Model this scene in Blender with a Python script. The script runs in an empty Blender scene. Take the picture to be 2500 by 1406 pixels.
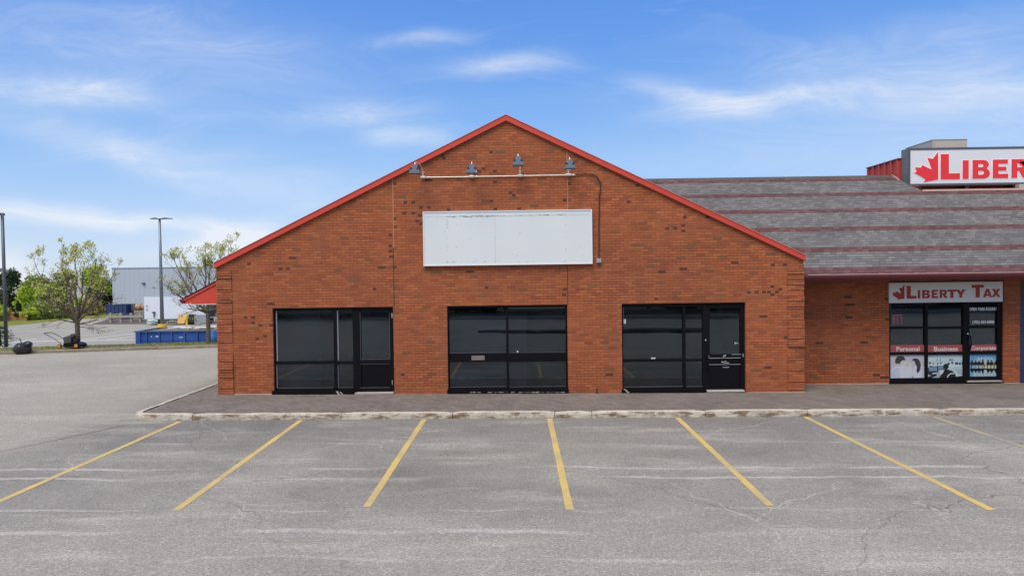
import bpy, bmesh, math, random
import numpy as np
from mathutils import Vector, Matrix
rad = math.radians
S = bpy.context.scene
COL = S.collection
# ------------------------------------------------------------------ camera
F = 1667.0                       # focal length in photo pixels (photo 2500 x 1406)
CAM = np.array([0, -16.92, 3.013])
def _axes(yaw, pitch, roll):
    cy, sy, cp, sp, cr, sr = (math.cos(yaw), math.sin(yaw), math.cos(pitch), math.sin(pitch), math.cos(roll), math.sin(roll))
    fw = np.array([sy*cp, cy*cp, sp]); rt = np.array([cy, -sy, 0]); up = np.cross(rt, fw)
    return rt*cr+up*sr, -rt*sr+up*cr, fw
RT, UP, FW = _axes(rad(-.609), rad(-1.3225), rad(-.7593))
cd = bpy.data.cameras.new('camera'); cam = bpy.data.objects.new('camera', cd); COL.objects.link(cam)
cd.sensor_fit = 'HORIZONTAL'; cd.sensor_width = 36; cd.lens = F/2500*36
cd.clip_start = .1; cd.clip_end = 3000
cam.matrix_world = Matrix(((RT[0], UP[0], -FW[0], CAM[0]), (RT[1], UP[1], -FW[1], CAM[1]), (RT[2], UP[2], -FW[2], CAM[2]), (0, 0, 0, 1)))
S.camera = cam
# ------------------------------------------------------------------ light
S.view_settings.view_transform = 'Standard'; S.view_settings.look = 'None'
S.view_settings.exposure = 0.8; S.view_settings.gamma = 1
SUN_EL, SUN_AZ = rad(58), rad(203)      # azimuth clockwise from +Y: behind the camera, a little to the left
sd = bpy.data.lights.new('sun', 'SUN'); sd.energy = 2.0; sd.angle = rad(38); sd.color = (1, .88, .73)
sun = bpy.data.objects.new('sun', sd); COL.objects.link(sun); sun.location = (-20, -40, 60)
_d = Vector((math.sin(SUN_AZ)*math.cos(SUN_EL), math.cos(SUN_AZ)*math.cos(SUN_EL), math.sin(SUN_EL)))
sun.rotation_euler = (-_d).to_track_quat('-Z', 'Y').to_euler()

class NT:                                   # tiny node helper
    def __init__(s, tree): s.t = tree; s.n = tree.nodes; s.l = tree.links
    def new(s, typ, **kw):
        n = s.n.new(typ)
        for k, v in kw.items(): setattr(n, k, v)
        return n
    def set(s, sock, v):
        if isinstance(v, bpy.types.NodeSocket): s.l.new(v, sock)
        elif v is not None: sock.default_value = v
    def m(s, op, a, b=None, c=None, clamp=False):
        n = s.new('ShaderNodeMath', operation=op, use_clamp=clamp)
        s.set(n.inputs[0], a); s.set(n.inputs[1], b); s.set(n.inputs[2], c)
        return n.outputs[0]
    def mix(s, f, a, b, mode='MIX'):
        n = s.new('ShaderNodeMix', data_type='RGBA', blend_type=mode)
        s.set(n.inputs[0], f); s.set(n.inputs[6], a if isinstance(a, bpy.types.NodeSocket) else (*a[:3], 1)); s.set(n.inputs[7], b if isinstance(b, bpy.types.NodeSocket) else (*b[:3], 1))
        return n.outputs[2]
    def noise(s, vec, scale, detail=3, rough=.55, dist=0, dim='3D'):
        n = s.new('ShaderNodeTexNoise', noise_dimensions=dim); s.set(n.inputs['Vector'], vec)
        n.inputs['Scale'].default_value = scale; n.inputs['Detail'].default_value = detail; n.inputs['Roughness'].default_value = rough; n.inputs['Distortion'].default_value = dist
        return n.outputs[0]
    def ramp(s, f, stops, interp='LINEAR'):
        n = s.new('ShaderNodeValToRGB'); cr = n.color_ramp; cr.interpolation = interp
        while len(cr.elements) < len(stops): cr.elements.new(.5)
        for e, (p, c) in zip(cr.elements, stops):
            e.position = p; e.color = (*c[:3], 1) if hasattr(c, '__len__') else (c, c, c, 1)
        s.set(n.inputs[0], f); return n.outputs[0]
    def sep(s, v):
        n = s.new('ShaderNodeSeparateXYZ'); s.set(n.inputs[0], v); return n.outputs
    def comb(s, x, y, z=0.0):
        n = s.new('ShaderNodeCombineXYZ'); s.set(n.inputs[0], x); s.set(n.inputs[1], y); s.set(n.inputs[2], z); return n.outputs[0]
    def mapr(s, v, a, b, c=0.0, d=1.0, smooth=False):
        n = s.new('ShaderNodeMapRange'); n.clamp = True
        if smooth: n.interpolation_type = 'SMOOTHSTEP'
        s.set(n.inputs[0], v); n.inputs[1].default_value = a; n.inputs[2].default_value = b; n.inputs[3].default_value = c; n.inputs[4].default_value = d
        return n.outputs[0]

W = bpy.data.worlds.new('World'); S.world = W; W.use_nodes = True
t = NT(W.node_tree); t.n.clear()
WS = .1
out = t.new('ShaderNodeOutputWorld'); bg = t.new('ShaderNodeBackground'); bg.inputs[1].default_value = WS
sky = t.new('ShaderNodeTexSky', sky_type='NISHITA', sun_disc=False); sky.sun_elevation = SUN_EL; sky.sun_rotation = SUN_AZ
sky.air_density = 1.0; sky.dust_density = .6; sky.ozone_density = 2.5
gen = t.new('ShaderNodeTexCoord').outputs['Generated']
x, y, z = t.sep(gen)
K = 1/(WS*2**S.view_settings.exposure)
def kc(c): return tuple(v*K for v in c)
zr = t.m('MAXIMUM', z, 0.0)
grad = t.ramp(zr, [(0, kc((.62, .74, .93))), (.06, kc((.46, .63, .92))), (.13, kc((.33, .54, .91))), (.20, kc((.215, .45, .89))), (.28, kc((.125, .345, .86))), (.40, kc((.085, .275, .81))), (.7, kc((.06, .2, .65))), (1, kc((.05, .17, .55)))])
base = t.mix(.8, sky.outputs[0], grad)
# cirrus: streaks laid out by their bearing and elevation on the sky
yy = t.m('MAXIMUM', y, .05)
A = t.m('DIVIDE', x, yy); B = t.m('DIVIDE', z, yy)
ab = t.comb(A, B)
def wisp(cx, cy, hl, ht, ang, st):
    mp = t.new('ShaderNodeMapping', vector_type='TEXTURE'); t.set(mp.inputs[0], wab)
    mp.inputs['Location'].default_value = ((cx-1268)/F, (657-cy)/F, 0); mp.inputs['Rotation'].default_value = (0, 0, rad(ang)); mp.inputs['Scale'].default_value = (hl/F, ht/F, 1)
    ln = t.new('ShaderNodeVectorMath', operation='DOT_PRODUCT'); t.set(ln.inputs[0], mp.outputs[0]); t.set(ln.inputs[1], mp.outputs[0])
    e = t.m('EXPONENT', t.m('MULTIPLY', ln.outputs['Value'], -1.0))
    return t.m('MULTIPLY', e, st)
wn = t.new('ShaderNodeTexNoise', noise_dimensions='2D'); t.set(wn.inputs['Vector'], ab); wn.inputs['Scale'].default_value = 7; wn.inputs['Detail'].default_value = 3
wv = t.new('ShaderNodeVectorMath', operation='MULTIPLY_ADD'); t.set(wv.inputs[0], wn.outputs['Color']); wv.inputs[1].default_value = (.08, .022, 0); wv.inputs[2].default_value = (-.04, -.011, 0)
wa = t.new('ShaderNodeVectorMath', operation='ADD'); t.set(wa.inputs[0], ab); t.set(wa.inputs[1], wv.outputs[0]); wab = wa.outputs[0]
acc = None
for w in [(1720, 238, 150, 26, -14, .62), (1850, 252, 200, 24, 8, .52), (2120, 205, 330, 60, 12, .24), (2330, 300, 330, 90, 8, .24), (1215, 155, 135, 26, 2, .55), (880, 266, 140, 30, 4, .62), (1000, 330, 90, 26, -4, .5),
          (1040, 85, 120, 18, 2, .35), (110, 195, 270, 42, -9, .5), (260, 215, 140, 30, 0, .35), (230, 330, 450, 40, -17, .46), (110, 495, 360, 24, -6, 1.05), (330, 520, 230, 22, -3, .45), (545, 574, 85, 28, 4, 2.4), (500, 600, 120, 22, 0, .8), (10, 640, 120, 50, -20, 1.1),
          (200, 60, 520, 90, -8, .30), (700, 420, 420, 60, -12, .25), (2000, 400, 700, 40, 0, .18), (560, 160, 420, 130, -16, .16), (2150, 230, 520, 120, 8, .28), (2400, 250, 200, 40, 5, .3), (2250, 90, 330, 40, 10, .2)]:
    v = wisp(*w); acc = v if acc is None else t.m('ADD', acc, v)
mp = t.new('ShaderNodeMapping'); t.set(mp.inputs[0], wab); mp.inputs['Rotation'].default_value = (0, 0, rad(6)); mp.inputs['Scale'].default_value = (4, 17, 1)
fib = t.noise(mp.outputs[0], 1.0, 9, .66, .5, '2D')
front = t.mapr(y, .1, .35)
cl = t.m('MULTIPLY', acc, t.mapr(fib, .25, .72, .3, 1.2))
cl = t.m('ADD', cl, t.mapr(fib, .55, .85, 0, .12))
cl = t.m('MULTIPLY', cl, front, clamp=True)
# white cloud added over the unseen dome to make the light more neutral
mp2 = t.new('ShaderNodeMapping'); t.set(mp2.inputs[0], gen); mp2.inputs['Scale'].default_value = (1.5, 2.5, 4)
oth = t.m('MULTIPLY', t.mapr(t.noise(mp2.outputs[0], 1.6, 5), .38, .62, .25, .95), t.m('MAXIMUM', t.mapr(y, .25, -.2), t.mapr(z, .5, .75)))
cl = t.m('MAXIMUM', cl, oth)
skyc = t.mix(t.m('MULTIPLY', cl, .85), base, kc((.86, .90, .97)))
t.l.new(skyc, bg.inputs[0]); t.l.new(bg.outputs[0], out.inputs[0])

# ------------------------------------------------------------------ helpers
def ray(px, py): return FW+RT*(px-1250)/F-UP*(py-703)/F
def U(px, py, Y):                 # point of the photo taken to the vertical plane y = Y
    d = ray(px, py); k = (Y-CAM[1])/d[1]; p = CAM+k*d; return p[0], p[2]
def UR(r, Y):                     # rectangle on that plane: x0, x1, z0, z1
    x0, y0, x1, y1 = r; mx, my = (x0+x1)/2, (y0+y1)/2
    return U(x0, my, Y)[0], U(x1, my, Y)[0], U(mx, y1, Y)[1], U(mx, y0, Y)[1]
def tilt(x): return -.007*max(-12., min(12., x))
def lot(x, y): return tilt(x)-.13-.0516*max(0., min(51., y-12.5))
def G(px, py):                    # where the lot is seen at that pixel
    d = ray(px, py); k = 4.0
    while k < 400:
        p = CAM+k*d
        if p[2] <= lot(p[0], p[1]): break
        k += .5
    a, b = k-.5, k
    for _ in range(30):
        m_ = (a+b)/2; p = CAM+m_*d
        if p[2] <= lot(p[0], p[1]): b = m_
        else: a = m_
    p = CAM+b*d; return p[0], p[1], lot(p[0], p[1])

class MB:
    def __init__(s): s.v = []; s.f = []; s.mi = []; s.uv = None
    def quad(s, pts, mi=0):
        i = len(s.v); s.v += [tuple(map(float, p)) for p in pts]; s.f.append(tuple(range(i, i+len(pts)))); s.mi.append(mi); return s
    def box(s, x0, x1, y0, y1, z0, z1, mi=0):
        x0, x1 = min(x0, x1), max(x0, x1); y0, y1 = min(y0, y1), max(y0, y1); z0, z1 = min(z0, z1), max(z0, z1)
        i = len(s.v); s.v += [(x0, y0, z0), (x1, y0, z0), (x1, y1, z0), (x0, y1, z0), (x0, y0, z1), (x1, y0, z1), (x1, y1, z1), (x0, y1, z1)]
        for f in ((0, 3, 2, 1), (4, 5, 6, 7), (0, 1, 5, 4), (1, 2, 6, 5), (2, 3, 7, 6), (3, 0, 4, 7)): s.f.append(tuple(i+k for k in f)); s.mi.append(mi)
        return s
    def prism(s, poly, a, b, axis='y', mi=0):   # poly in the two other axes, extruded a..b
        n = len(poly); i = len(s.v)
        def P(p, q): return {'y': (p[0], q, p[1]), 'x': (q, p[0], p[1]), 'z': (p[0], p[1], q)}[axis]
        s.v += [P(p, a) for p in poly]+[P(p, b) for p in poly]
        s.f.append(tuple(i+k for k in range(n))); s.f.append(tuple(i+n+k for k in reversed(range(n)))); s.mi += [mi, mi]
        for k in range(n): s.f.append((i+k, i+n+k, i+n+(k+1) % n, i+(k+1) % n)); s.mi.append(mi)
        return s
    def tube(s, pts, r, n=8, mi=0, cap=True):
        pts = [Vector(p) for p in pts]; rs = r if hasattr(r, '__len__') else [r]*len(pts); i0 = len(s.v)
        up = None
        for k, p in enumerate(pts):
            d = (pts[min(k+1, len(pts)-1)]-pts[max(k-1, 0)]).normalized()
            a = d.orthogonal().normalized() if up is None else (up-d*up.dot(d)).normalized()
            up = a; b = d.cross(a)
            for j in range(n):
                th = 2*math.pi*j/n; q = p+(a*math.cos(th)+b*math.sin(th))*rs[k]; s.v.append(tuple(q))
        for k in range(len(pts)-1):
            for j in range(n):
                s.f.append((i0+k*n+j, i0+k*n+(j+1) % n, i0+(k+1)*n+(j+1) % n, i0+(k+1)*n+j)); s.mi.append(mi)
        if cap:
            s.f.append(tuple(i0+j for j in reversed(range(n)))); s.f.append(tuple(i0+(len(pts)-1)*n+j for j in range(n))); s.mi += [mi, mi]
        return s
    def blob(s, c, r, nu=16, nv=10, amp=0, seed=0, mi=0):
        i0 = len(s.v); R = random.Random(seed); ph = [R.uniform(0, 6.3) for _ in range(8)]
        for a in range(nv+1):
            th = math.pi*a/nv
            for b in range(nu):
                f = 2*math.pi*b/nu
                k = 1+amp*(math.sin(3*f+ph[0]+2*th)+.6*math.sin(5*f+ph[1]-3*th)+.5*math.sin(9*f+ph[2])*math.sin(4*th+ph[3]))*math.sin(th)
                s.v.append((c[0]+r[0]*k*math.sin(th)*math.cos(f), c[1]+r[1]*k*math.sin(th)*math.sin(f), c[2]+r[2]*k*math.cos(th)))
        for a in range(nv):
            for b in range(nu):
                s.f.append((i0+a*nu+b, i0+(a+1)*nu+b, i0+(a+1)*nu+(b+1) % nu, i0+a*nu+(b+1) % nu)); s.mi.append(mi)
        return s
    def build(s, name, mat, parent=None, origin=None, smooth=False):
        o = origin if origin is not None else (ORG[parent.name] if parent is not None else (0, 0, 0))
        me = bpy.data.meshes.new(name); me.from_pydata([(p[0]-o[0], p[1]-o[1], p[2]-o[2]) for p in s.v], [], s.f)
        ms = mat if isinstance(mat, (list, tuple)) else [mat]
        for m_ in ms: me.materials.append(m_)
        me.polygons.foreach_set('material_index', s.mi)
        if smooth: me.polygons.foreach_set('use_smooth', [True]*len(me.polygons))
        me.validate(); me.update()
        bm = bmesh.new(); bm.from_mesh(me); bmesh.ops.recalc_face_normals(bm, faces=bm.faces); bm.to_mesh(me); bm.free()
        ob = bpy.data.objects.new(name, me); COL.objects.link(ob)
        if parent is not None: ob.parent = parent
        else: ob.location = o
        ORG[ob.name] = o; return ob
ORG = {}
def thing(name, loc, label, cat, group=None):
    o = bpy.data.objects.new(name, None); COL.objects.link(o); o.location = loc; ORG[o.name] = loc
    o.empty_display_size = .2
    return tag(o, label, cat, group)
def tag(o, label=None, cat=None, group=None, kind=None):
    if label: o['label'] = label
    if cat: o['category'] = cat
    if group: o['group'] = group
    if kind: o['kind'] = kind
    return o
def copy_tree(o, loc, parent=None):
    c = o.copy(); COL.objects.link(c); c.parent = parent
    if parent is None: c.location = loc
    ORG[c.name] = tuple(loc)
    for ch in list(o.children): copy_tree(ch, loc, c)
    return c

# ------------------------------------------------------------------ materials
def mat(name, col, rough=.6, metal=0, var=.12, scale=6, spec=.5, dirt=None):
    m = bpy.data.materials.new(name); m.use_nodes = True; t = NT(m.node_tree)
    b = m.node_tree.nodes['Principled BSDF']; b.inputs['Roughness'].default_value = rough; b.inputs['Metallic'].default_value = metal; b.inputs['Specular IOR Level'].default_value = spec
    pos = t.new('ShaderNodeNewGeometry').outputs['Position']
    n = t.noise(pos, scale, 5, .6)
    c = t.mix(n, tuple(v*(1-var) for v in col), tuple(min(1, v*(1+var)) for v in col))
    if dirt: c = t.mix(t.m('MULTIPLY', t.mapr(t.noise(pos, dirt[1], 5, .65), .5, .72), dirt[2]), c, dirt[0])
    t.l.new(c, b.inputs['Base Color']); return m
def bumped(m, scale, dist, strength=.4, detail=4):
    t = NT(m.node_tree); b = m.node_tree.nodes['Principled BSDF']; pos = t.new('ShaderNodeNewGeometry').outputs['Position']
    bp = t.new('ShaderNodeBump'); bp.inputs['Distance'].default_value = dist; bp.inputs['Strength'].default_value = strength
    t.l.new(t.noise(pos, scale, detail), bp.inputs['Height']); t.l.new(bp.outputs[0], b.inputs['Normal']); return m
def brick(name, stops, mortar, bw=.2, bh=.0667):
    m = bpy.data.materials.new(name); m.use_nodes = True; t = NT(m.node_tree); b = m.node_tree.nodes['Principled BSDF']
    b.inputs['Roughness'].default_value = .85; b.inputs['Specular IOR Level'].default_value = .25
    pos = t.new('ShaderNodeNewGeometry').outputs['Position']; X, Y, Z = t.sep(pos)
    v = t.m('DIVIDE', Z, bh); row = t.m('FLOOR', v)
    j = t.new('ShaderNodeTexWhiteNoise', noise_dimensions='1D'); t.set(j.inputs['W'], row)
    u = t.m('ADD', t.m('DIVIDE', t.m('ADD', X, Y), bw), t.m('ADD', t.m('MULTIPLY', t.m('MODULO', t.m('ABSOLUTE', row), 2.0), .5), t.m('MULTIPLY', j.outputs[0], .10)))
    colm = t.m('FLOOR', u); fx = t.m('FRACT', u); fy = t.m('FRACT', v)
    wn = t.new('ShaderNodeTexWhiteNoise', noise_dimensions='2D'); t.set(wn.inputs['Vector'], t.comb(colm, row))
    c = t.ramp(wn.outputs['Value'], stops, 'CONSTANT')
    c2 = t.new('ShaderNodeSeparateColor'); t.set(c2.inputs[0], wn.outputs['Color'])
    big = t.noise(pos, .55, 4, .6); fine = t.noise(pos, 45, 3, .7); mid = t.noise(pos, 3.2, 5, .7)
    c = t.mix(1.0, c, t.ramp(t.m('ADD', t.m('MULTIPLY', c2.outputs[1], .5), t.m('MULTIPLY', mid, .5)), [(0.1, .80), (.9, 1.20)]), 'MULTIPLY')
    c = t.mix(1.0, c, t.ramp(big, [(.3, (.84, .90, .97)), (.7, (1.13, 1.07, .98))]), 'MULTIPLY')
    c = t.mix(1.0, c, t.ramp(fine, [(.3, .86), (.7, 1.12)]), 'MULTIPLY')
    blot = t.m('MULTIPLY', t.mapr(t.noise(pos, 1.5, 7, .78), .55, .74), .5)
    c = t.mix(blot, c, (.15, .075, .035))
    mm = t.m('MAXIMUM', t.m('MULTIPLY', t.m('LESS_THAN', fx, .055), .85), t.m('LESS_THAN', fy, .19))
    pale = t.mapr(t.noise(pos, 1.1, 4), .42, .62, .32, .9)
    c = t.mix(t.m('MULTIPLY', mm, pale), c, mortar)
    t.l.new(c, b.inputs['Base Color'])
    bp = t.new('ShaderNodeBump'); bp.inputs['Distance'].default_value = .006; bp.inputs['Strength'].default_value = .5
    t.l.new(t.m('ADD', t.m('SUBTRACT', 1.0, mm), t.m('MULTIPLY', fine, .5)), bp.inputs['Height']); t.l.new(bp.outputs[0], b.inputs['Normal'])
    return m
BR = [(0, (.215, .092, .042)), (.022, (.285, .094, .046)), (.10, (.315, .096, .045)), (.36, (.340, .106, .045)), (.66, (.355, .117, .052)), (.88, (.322, .104, .045)), (.965, (.275, .078, .042))]
M = {}
M['brick'] = brick('brick', BR, (.115, .036, .021))
M['brick_dark'] = mat('dark_brick', (.075, .032, .022), .85, var=.35, scale=9)
M['brick_olive'] = mat('olive_brick', (.155, .080, .036), .85, var=.3, scale=14)
M['joint_pale'] = mat('pale_joint', (.42, .2, .12), .8)
M['joint_dark'] = mat('dark_joint', (.06, .022, .016), .8)
M['red'] = mat('red_metal', (.53, .055, .032), .5, var=.1, scale=1.5, dirt=((.40, .06, .035), 3, .5))
M['red_dark'] = mat('dark_red_metal', (.16, .026, .024), .4, var=.1)
M['gutter_end'] = mat('oxblood_gutter', (.09, .012, .014), .4)
M['maroon'] = mat('maroon_gutter', (.115, .018, .022), .35, var=.15, scale=3)
M['lip'] = mat('lip_highlight', (.62, .42, .38), .35)  # pale tone is the lip's painted highlight; also plain colour of the side flashing
M['black'] = mat('black_aluminium', (.0045, .0045, .007), .5, var=.2, spec=.15)
M['panelblack'] = mat('black_panel', (.004, .004, .006), .3, var=.3, scale=3, spec=.22)
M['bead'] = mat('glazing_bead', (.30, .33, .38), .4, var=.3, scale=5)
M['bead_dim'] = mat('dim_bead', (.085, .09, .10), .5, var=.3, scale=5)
M['white'] = mat('white_paint', (.72, .74, .76), .5, var=.06, scale=3)
M['soffit'] = mat('soffit', (.12, .05, .04), .7)
M['concrete'] = mat('pale_concrete', (.42, .38, .33), .85, var=.25, scale=8)
M['steel'] = mat('galvanised_steel', (.62, .60, .57), .4, .3, .15, 12)
M['fixture'] = mat('grey_fixture', (.16, .19, .235), .45, .2, .12, 10)
M['darkgap'] = mat('dark_recess', (.015, .012, .014), .7)
M['cable'] = mat('black_cable', (.012, .011, .012), .5)
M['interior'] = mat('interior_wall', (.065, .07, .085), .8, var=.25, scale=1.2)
M['interior_pale'] = mat('interior_pale', (.60, .66, .70), .8, var=.15, scale=1.5)
M['mailslot'] = mat('mail_slot', (.30, .26, .25), .35, .6)
M['chrome'] = mat('bright_metal', (.8, .8, .8), .25, .8)
M['sticker'] = mat('sticker', (.55, .50, .50), .6, var=.5, scale=60)
M['navy'] = mat('navy_panel', (.020, .030, .085), .5, var=.2)
M['beige'] = mat('beige_metal', (.44, .42, .38), .5, var=.06)
M['cab'] = mat('sign_cabinet', (.17, .18, .175), .45, .2, var=.15)
M['signface'] = mat('sign_face', (.66, .69, .74), .35, var=.03)
M['signred'] = mat('sign_red', (.72, .030, .036), .4, var=.05)
M['signpink'] = mat('letter_outline', (.88, .74, .76), .4)
M['boardwhite'] = mat('board_white', (.66, .66, .65), .5, var=.05, scale=2)
M['boardred'] = mat('board_red', (.36, .022, .014), .45, var=.08)
def glass():
    m = bpy.data.materials.new('window_glass'); m.use_nodes = True; t = NT(m.node_tree); t.n.clear()
    o = t.new('ShaderNodeOutputMaterial'); mx = t.new('ShaderNodeMixShader'); tr = t.new('ShaderNodeBsdfTransparent'); gl = t.new('ShaderNodeBsdfGlossy')
    tr.inputs[0].default_value = (.42, .47, .53, 1); gl.inputs['Roughness'].default_value = .015; gl.inputs[0].default_value = (.80, .92, 1.0, 1)
    pos = t.new('ShaderNodeNewGeometry').outputs['Position']
    bp = t.new('ShaderNodeBump'); bp.inputs['Distance'].default_value = .012; bp.inputs['Strength'].default_value = .12
    t.l.new(t.noise(pos, .9, 1), bp.inputs['Height']); t.l.new(bp.outputs[0], gl.inputs['Normal'])
    fr = t.new('ShaderNodeFresnel'); fr.inputs[0].default_value = 1.5
    f = t.m('ADD', t.m('MULTIPLY', fr.outputs[0], 1.6), .012, clamp=True)
    t.l.new(f, mx.inputs[0]); t.l.new(tr.outputs[0], mx.inputs[1]); t.l.new(gl.outputs[0], mx.inputs[2])
    # dusty film
    df = t.new('ShaderNodeBsdfDiffuse'); df.inputs[0].default_value = (.5, .55, .6, 1); m2 = t.new('ShaderNodeMixShader')
    dust = t.mapr(t.noise(pos, 1.3, 5, .6), .35, .8, .003, .022)
    t.l.new(dust, m2.inputs[0]); t.l.new(mx.outputs[0], m2.inputs[1]); t.l.new(df.outputs[0], m2.inputs[2])
    t.l.new(m2.outputs[0], o.inputs[0]); return m
M['glass'] = glass()

def asphalt():
    m = bpy.data.materials.new('asphalt'); m.use_nodes = True; t = NT(m.node_tree); b = m.node_tree.nodes['Principled BSDF']
    b.inputs['Roughness'].default_value = .9; b.inputs['Specular IOR Level'].default_value = .3
    pos = t.new('ShaderNodeNewGeometry').outputs['Position']; X, Y, Z = t.sep(pos)
    P2 = t.comb(X, Y)
    big = t.noise(P2, .16, 4, .6); mid = t.noise(P2, .9, 5, .65, .3); fine = t.noise(P2, 30, 3, .75); grit = t.noise(P2, 95, 2, .8)
    c = t.ramp(big, [(.35, (.186, .182, .165)), (.5, (.242, .236, .213)), (.65, (.300, .290, .258))])
    # newer darker strip of stalls against the kerb
    ed = t.m('ADD', Y, t.m('MULTIPLY', t.m('SUBTRACT', mid, .5), 1.6))
    near = t.m('MULTIPLY', t.m('MULTIPLY', t.mapr(ed, -5.6, -2.9), t.mapr(X, -8.0, -7.0)), t.mapr(ed, -2.0, -1.9, 1, 0))
    c = t.mix(t.m('MULTIPLY', near, .6), c, (.150, .149, .150))
    c = t.mix(1.0, c, t.ramp(mid, [(.25, .82), (.5, 1.0), (.8, 1.16)]), 'MULTIPLY')
    fg = t.mapr(t.m('ADD', Y, t.m('MULTIPLY', t.m('SUBTRACT', big, .5), 5.0)), -7.4, -9.4)
    c = t.mix(t.m('MULTIPLY', fg, .40), c, (.385, .370, .330))
    # pale dusty smears stretched along x
    sm = t.noise(t.comb(t.m('MULTIPLY', X, .35), t.m('MULTIPLY', Y, 1.4)), .9, 5, .62, .5)
    c = t.mix(t.m('MULTIPLY', t.mapr(sm, .52, .70), .60), c, (.42, .405, .36))
    # crack seams filled with pale dust
    wob = t.m('MULTIPLY', t.m('SUBTRACT', t.noise(P2, .45, 4, .6), .5), .75)
    brk = t.mapr(t.noise(P2, .38, 4), .44, .60)
    for y0, w, s_ in [(-6.0, .03, .6), (-6.55, .024, .55), (-7.95, .018, .5), (-8.7, .03, .5), (-4.4, .02, .35), (-9.5, .02, .4), (-3.5, .03, .25)]:
        dd = t.m('ABSOLUTE', t.m('SUBTRACT', t.m('ADD', Y, t.m('MULTIPLY', wob, .85)), y0+.0))
        c = t.mix(t.m('MULTIPLY', t.m('MULTIPLY', t.mapr(dd, w, w*2.6, 1, 0), brk), s_), c, (.50, .47, .45))
    vd = t.new('ShaderNodeVectorMath', operation='MULTIPLY_ADD'); n3 = t.new('ShaderNodeTexNoise'); t.set(n3.inputs['Vector'], P2); n3.inputs['Scale'].default_value = .8; n3.inputs['Detail'].default_value = 4
    t.set(vd.inputs[0], n3.outputs['Color']); vd.inputs[1].default_value = (1.3, 1.3, 0); t.set(vd.inputs[2], P2)
    for sc, w, colr, s_ in [(.30, .006, (.45, .43, .40), .42), (.17, .0022, (.08, .078, .076), .6)]:
        vo = t.new('ShaderNodeTexVoronoi', feature='DISTANCE_TO_EDGE', voronoi_dimensions='2D'); t.set(vo.inputs['Vector'], vd.outputs[0]); vo.inputs['Scale'].default_value = sc
        k = t.m('MULTIPLY', t.mapr(vo.outputs['Distance'], w*.4, w, 1, 0), t.mapr(t.noise(P2, .33, 3), .40, .56))
        c = t.mix(t.m('MULTIPLY', k, s_), c, colr)
    # seam between the lane and the stalls
    ax, ay, _ = G(0, 1103); bx, by, _ = G(322, 1034)
    nx, ny = (by-ay), -(bx-ax); L = math.hypot(nx, ny); nx /= L; ny /= L
    dd = t.m('ABSOLUTE', t.m('ADD', t.m('ADD', t.m('MULTIPLY', t.m('SUBTRACT', X, ax), nx), t.m('MULTIPLY', t.m('SUBTRACT', Y, ay), ny)), t.m('MULTIPLY', wob, .25)))
    k = t.m('MULTIPLY', t.mapr(dd, .016, .05, 1, 0), t.mapr(X, -8.2, -8.5))
    c = t.mix(t.m('MULTIPLY', k, .9), c, (.04, .038, .038))
    # tyre-polished lane on the left, slightly browner
    lane = t.mapr(X, -8.2, -9.5)
    c = t.mix(t.m('MULTIPLY', lane, .55), c, (.372, .352, .300))
    vg = t.new('ShaderNodeTexVoronoi', voronoi_dimensions='2D'); t.set(vg.inputs['Vector'], P2); vg.inputs['Scale'].default_value = 60
    sc3 = t.new('ShaderNodeSeparateColor'); t.set(sc3.inputs[0], vg.outputs['Color'])
    c = t.mix(1.0, c, t.ramp(sc3.outputs[0], [(0, .74), (.45, .97), (.8, 1.06), (.97, 1.35)]), 'MULTIPLY')
    c = t.mix(1.0, c, t.ramp(fine, [(.25, .86), (.75, 1.14)]), 'MULTIPLY')
    c = t.mix(1.0, c, t.ramp(grit, [(.25, .84), (.75, 1.16)]), 'MULTIPLY')
    t.l.new(c, b.inputs['Base Color'])
    bp = t.new('ShaderNodeBump'); bp.inputs['Distance'].default_value = .003; bp.inputs['Strength'].default_value = .35
    t.l.new(t.m('ADD', fine, grit), bp.inputs['Height']); t.l.new(bp.outputs[0], b.inputs['Normal']); return m
M['asphalt'] = asphalt()
def paver():
    m = bpy.data.materials.new('pavers'); m.use_nodes = True; t = NT(m.node_tree); b = m.node_tree.nodes['Principled BSDF']; b.inputs['Roughness'].default_value = .9; b.inputs['Specular IOR Level'].default_value = .25
    pos = t.new('ShaderNodeNewGeometry').outputs['Position']
    mp = t.new('ShaderNodeMapping'); t.set(mp.inputs[0], pos); mp.inputs['Rotation'].default_value = (0, 0, rad(45))
    bt = t.new('ShaderNodeTexBrick'); t.set(bt.inputs['Vector'], mp.outputs[0]); bt.inputs['Scale'].default_value = 1; bt.inputs['Brick Width'].default_value = .2; bt.inputs['Row Height'].default_value = .1; bt.inputs['Mortar Size'].default_value = .004
    bt.inputs['Color1'].default_value = (.150, .130, .120, 1); bt.inputs['Color2'].default_value = (.200, .176, .162, 1); bt.inputs['Mortar'].default_value = (.095, .08, .072, 1)
    c = t.mix(1.0, bt.outputs[0], t.ramp(t.noise(pos, .8, 5, .65), [(.3, .85), (.7, 1.15)]), 'MULTIPLY')
    c = t.mix(1.0, c, t.ramp(t.noise(pos, 40, 3, .7), [(.3, .84), (.7, 1.16)]), 'MULTIPLY')
    t.l.new(c, b.inputs['Base Color']); return m
M['paver'] = paver()
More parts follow.
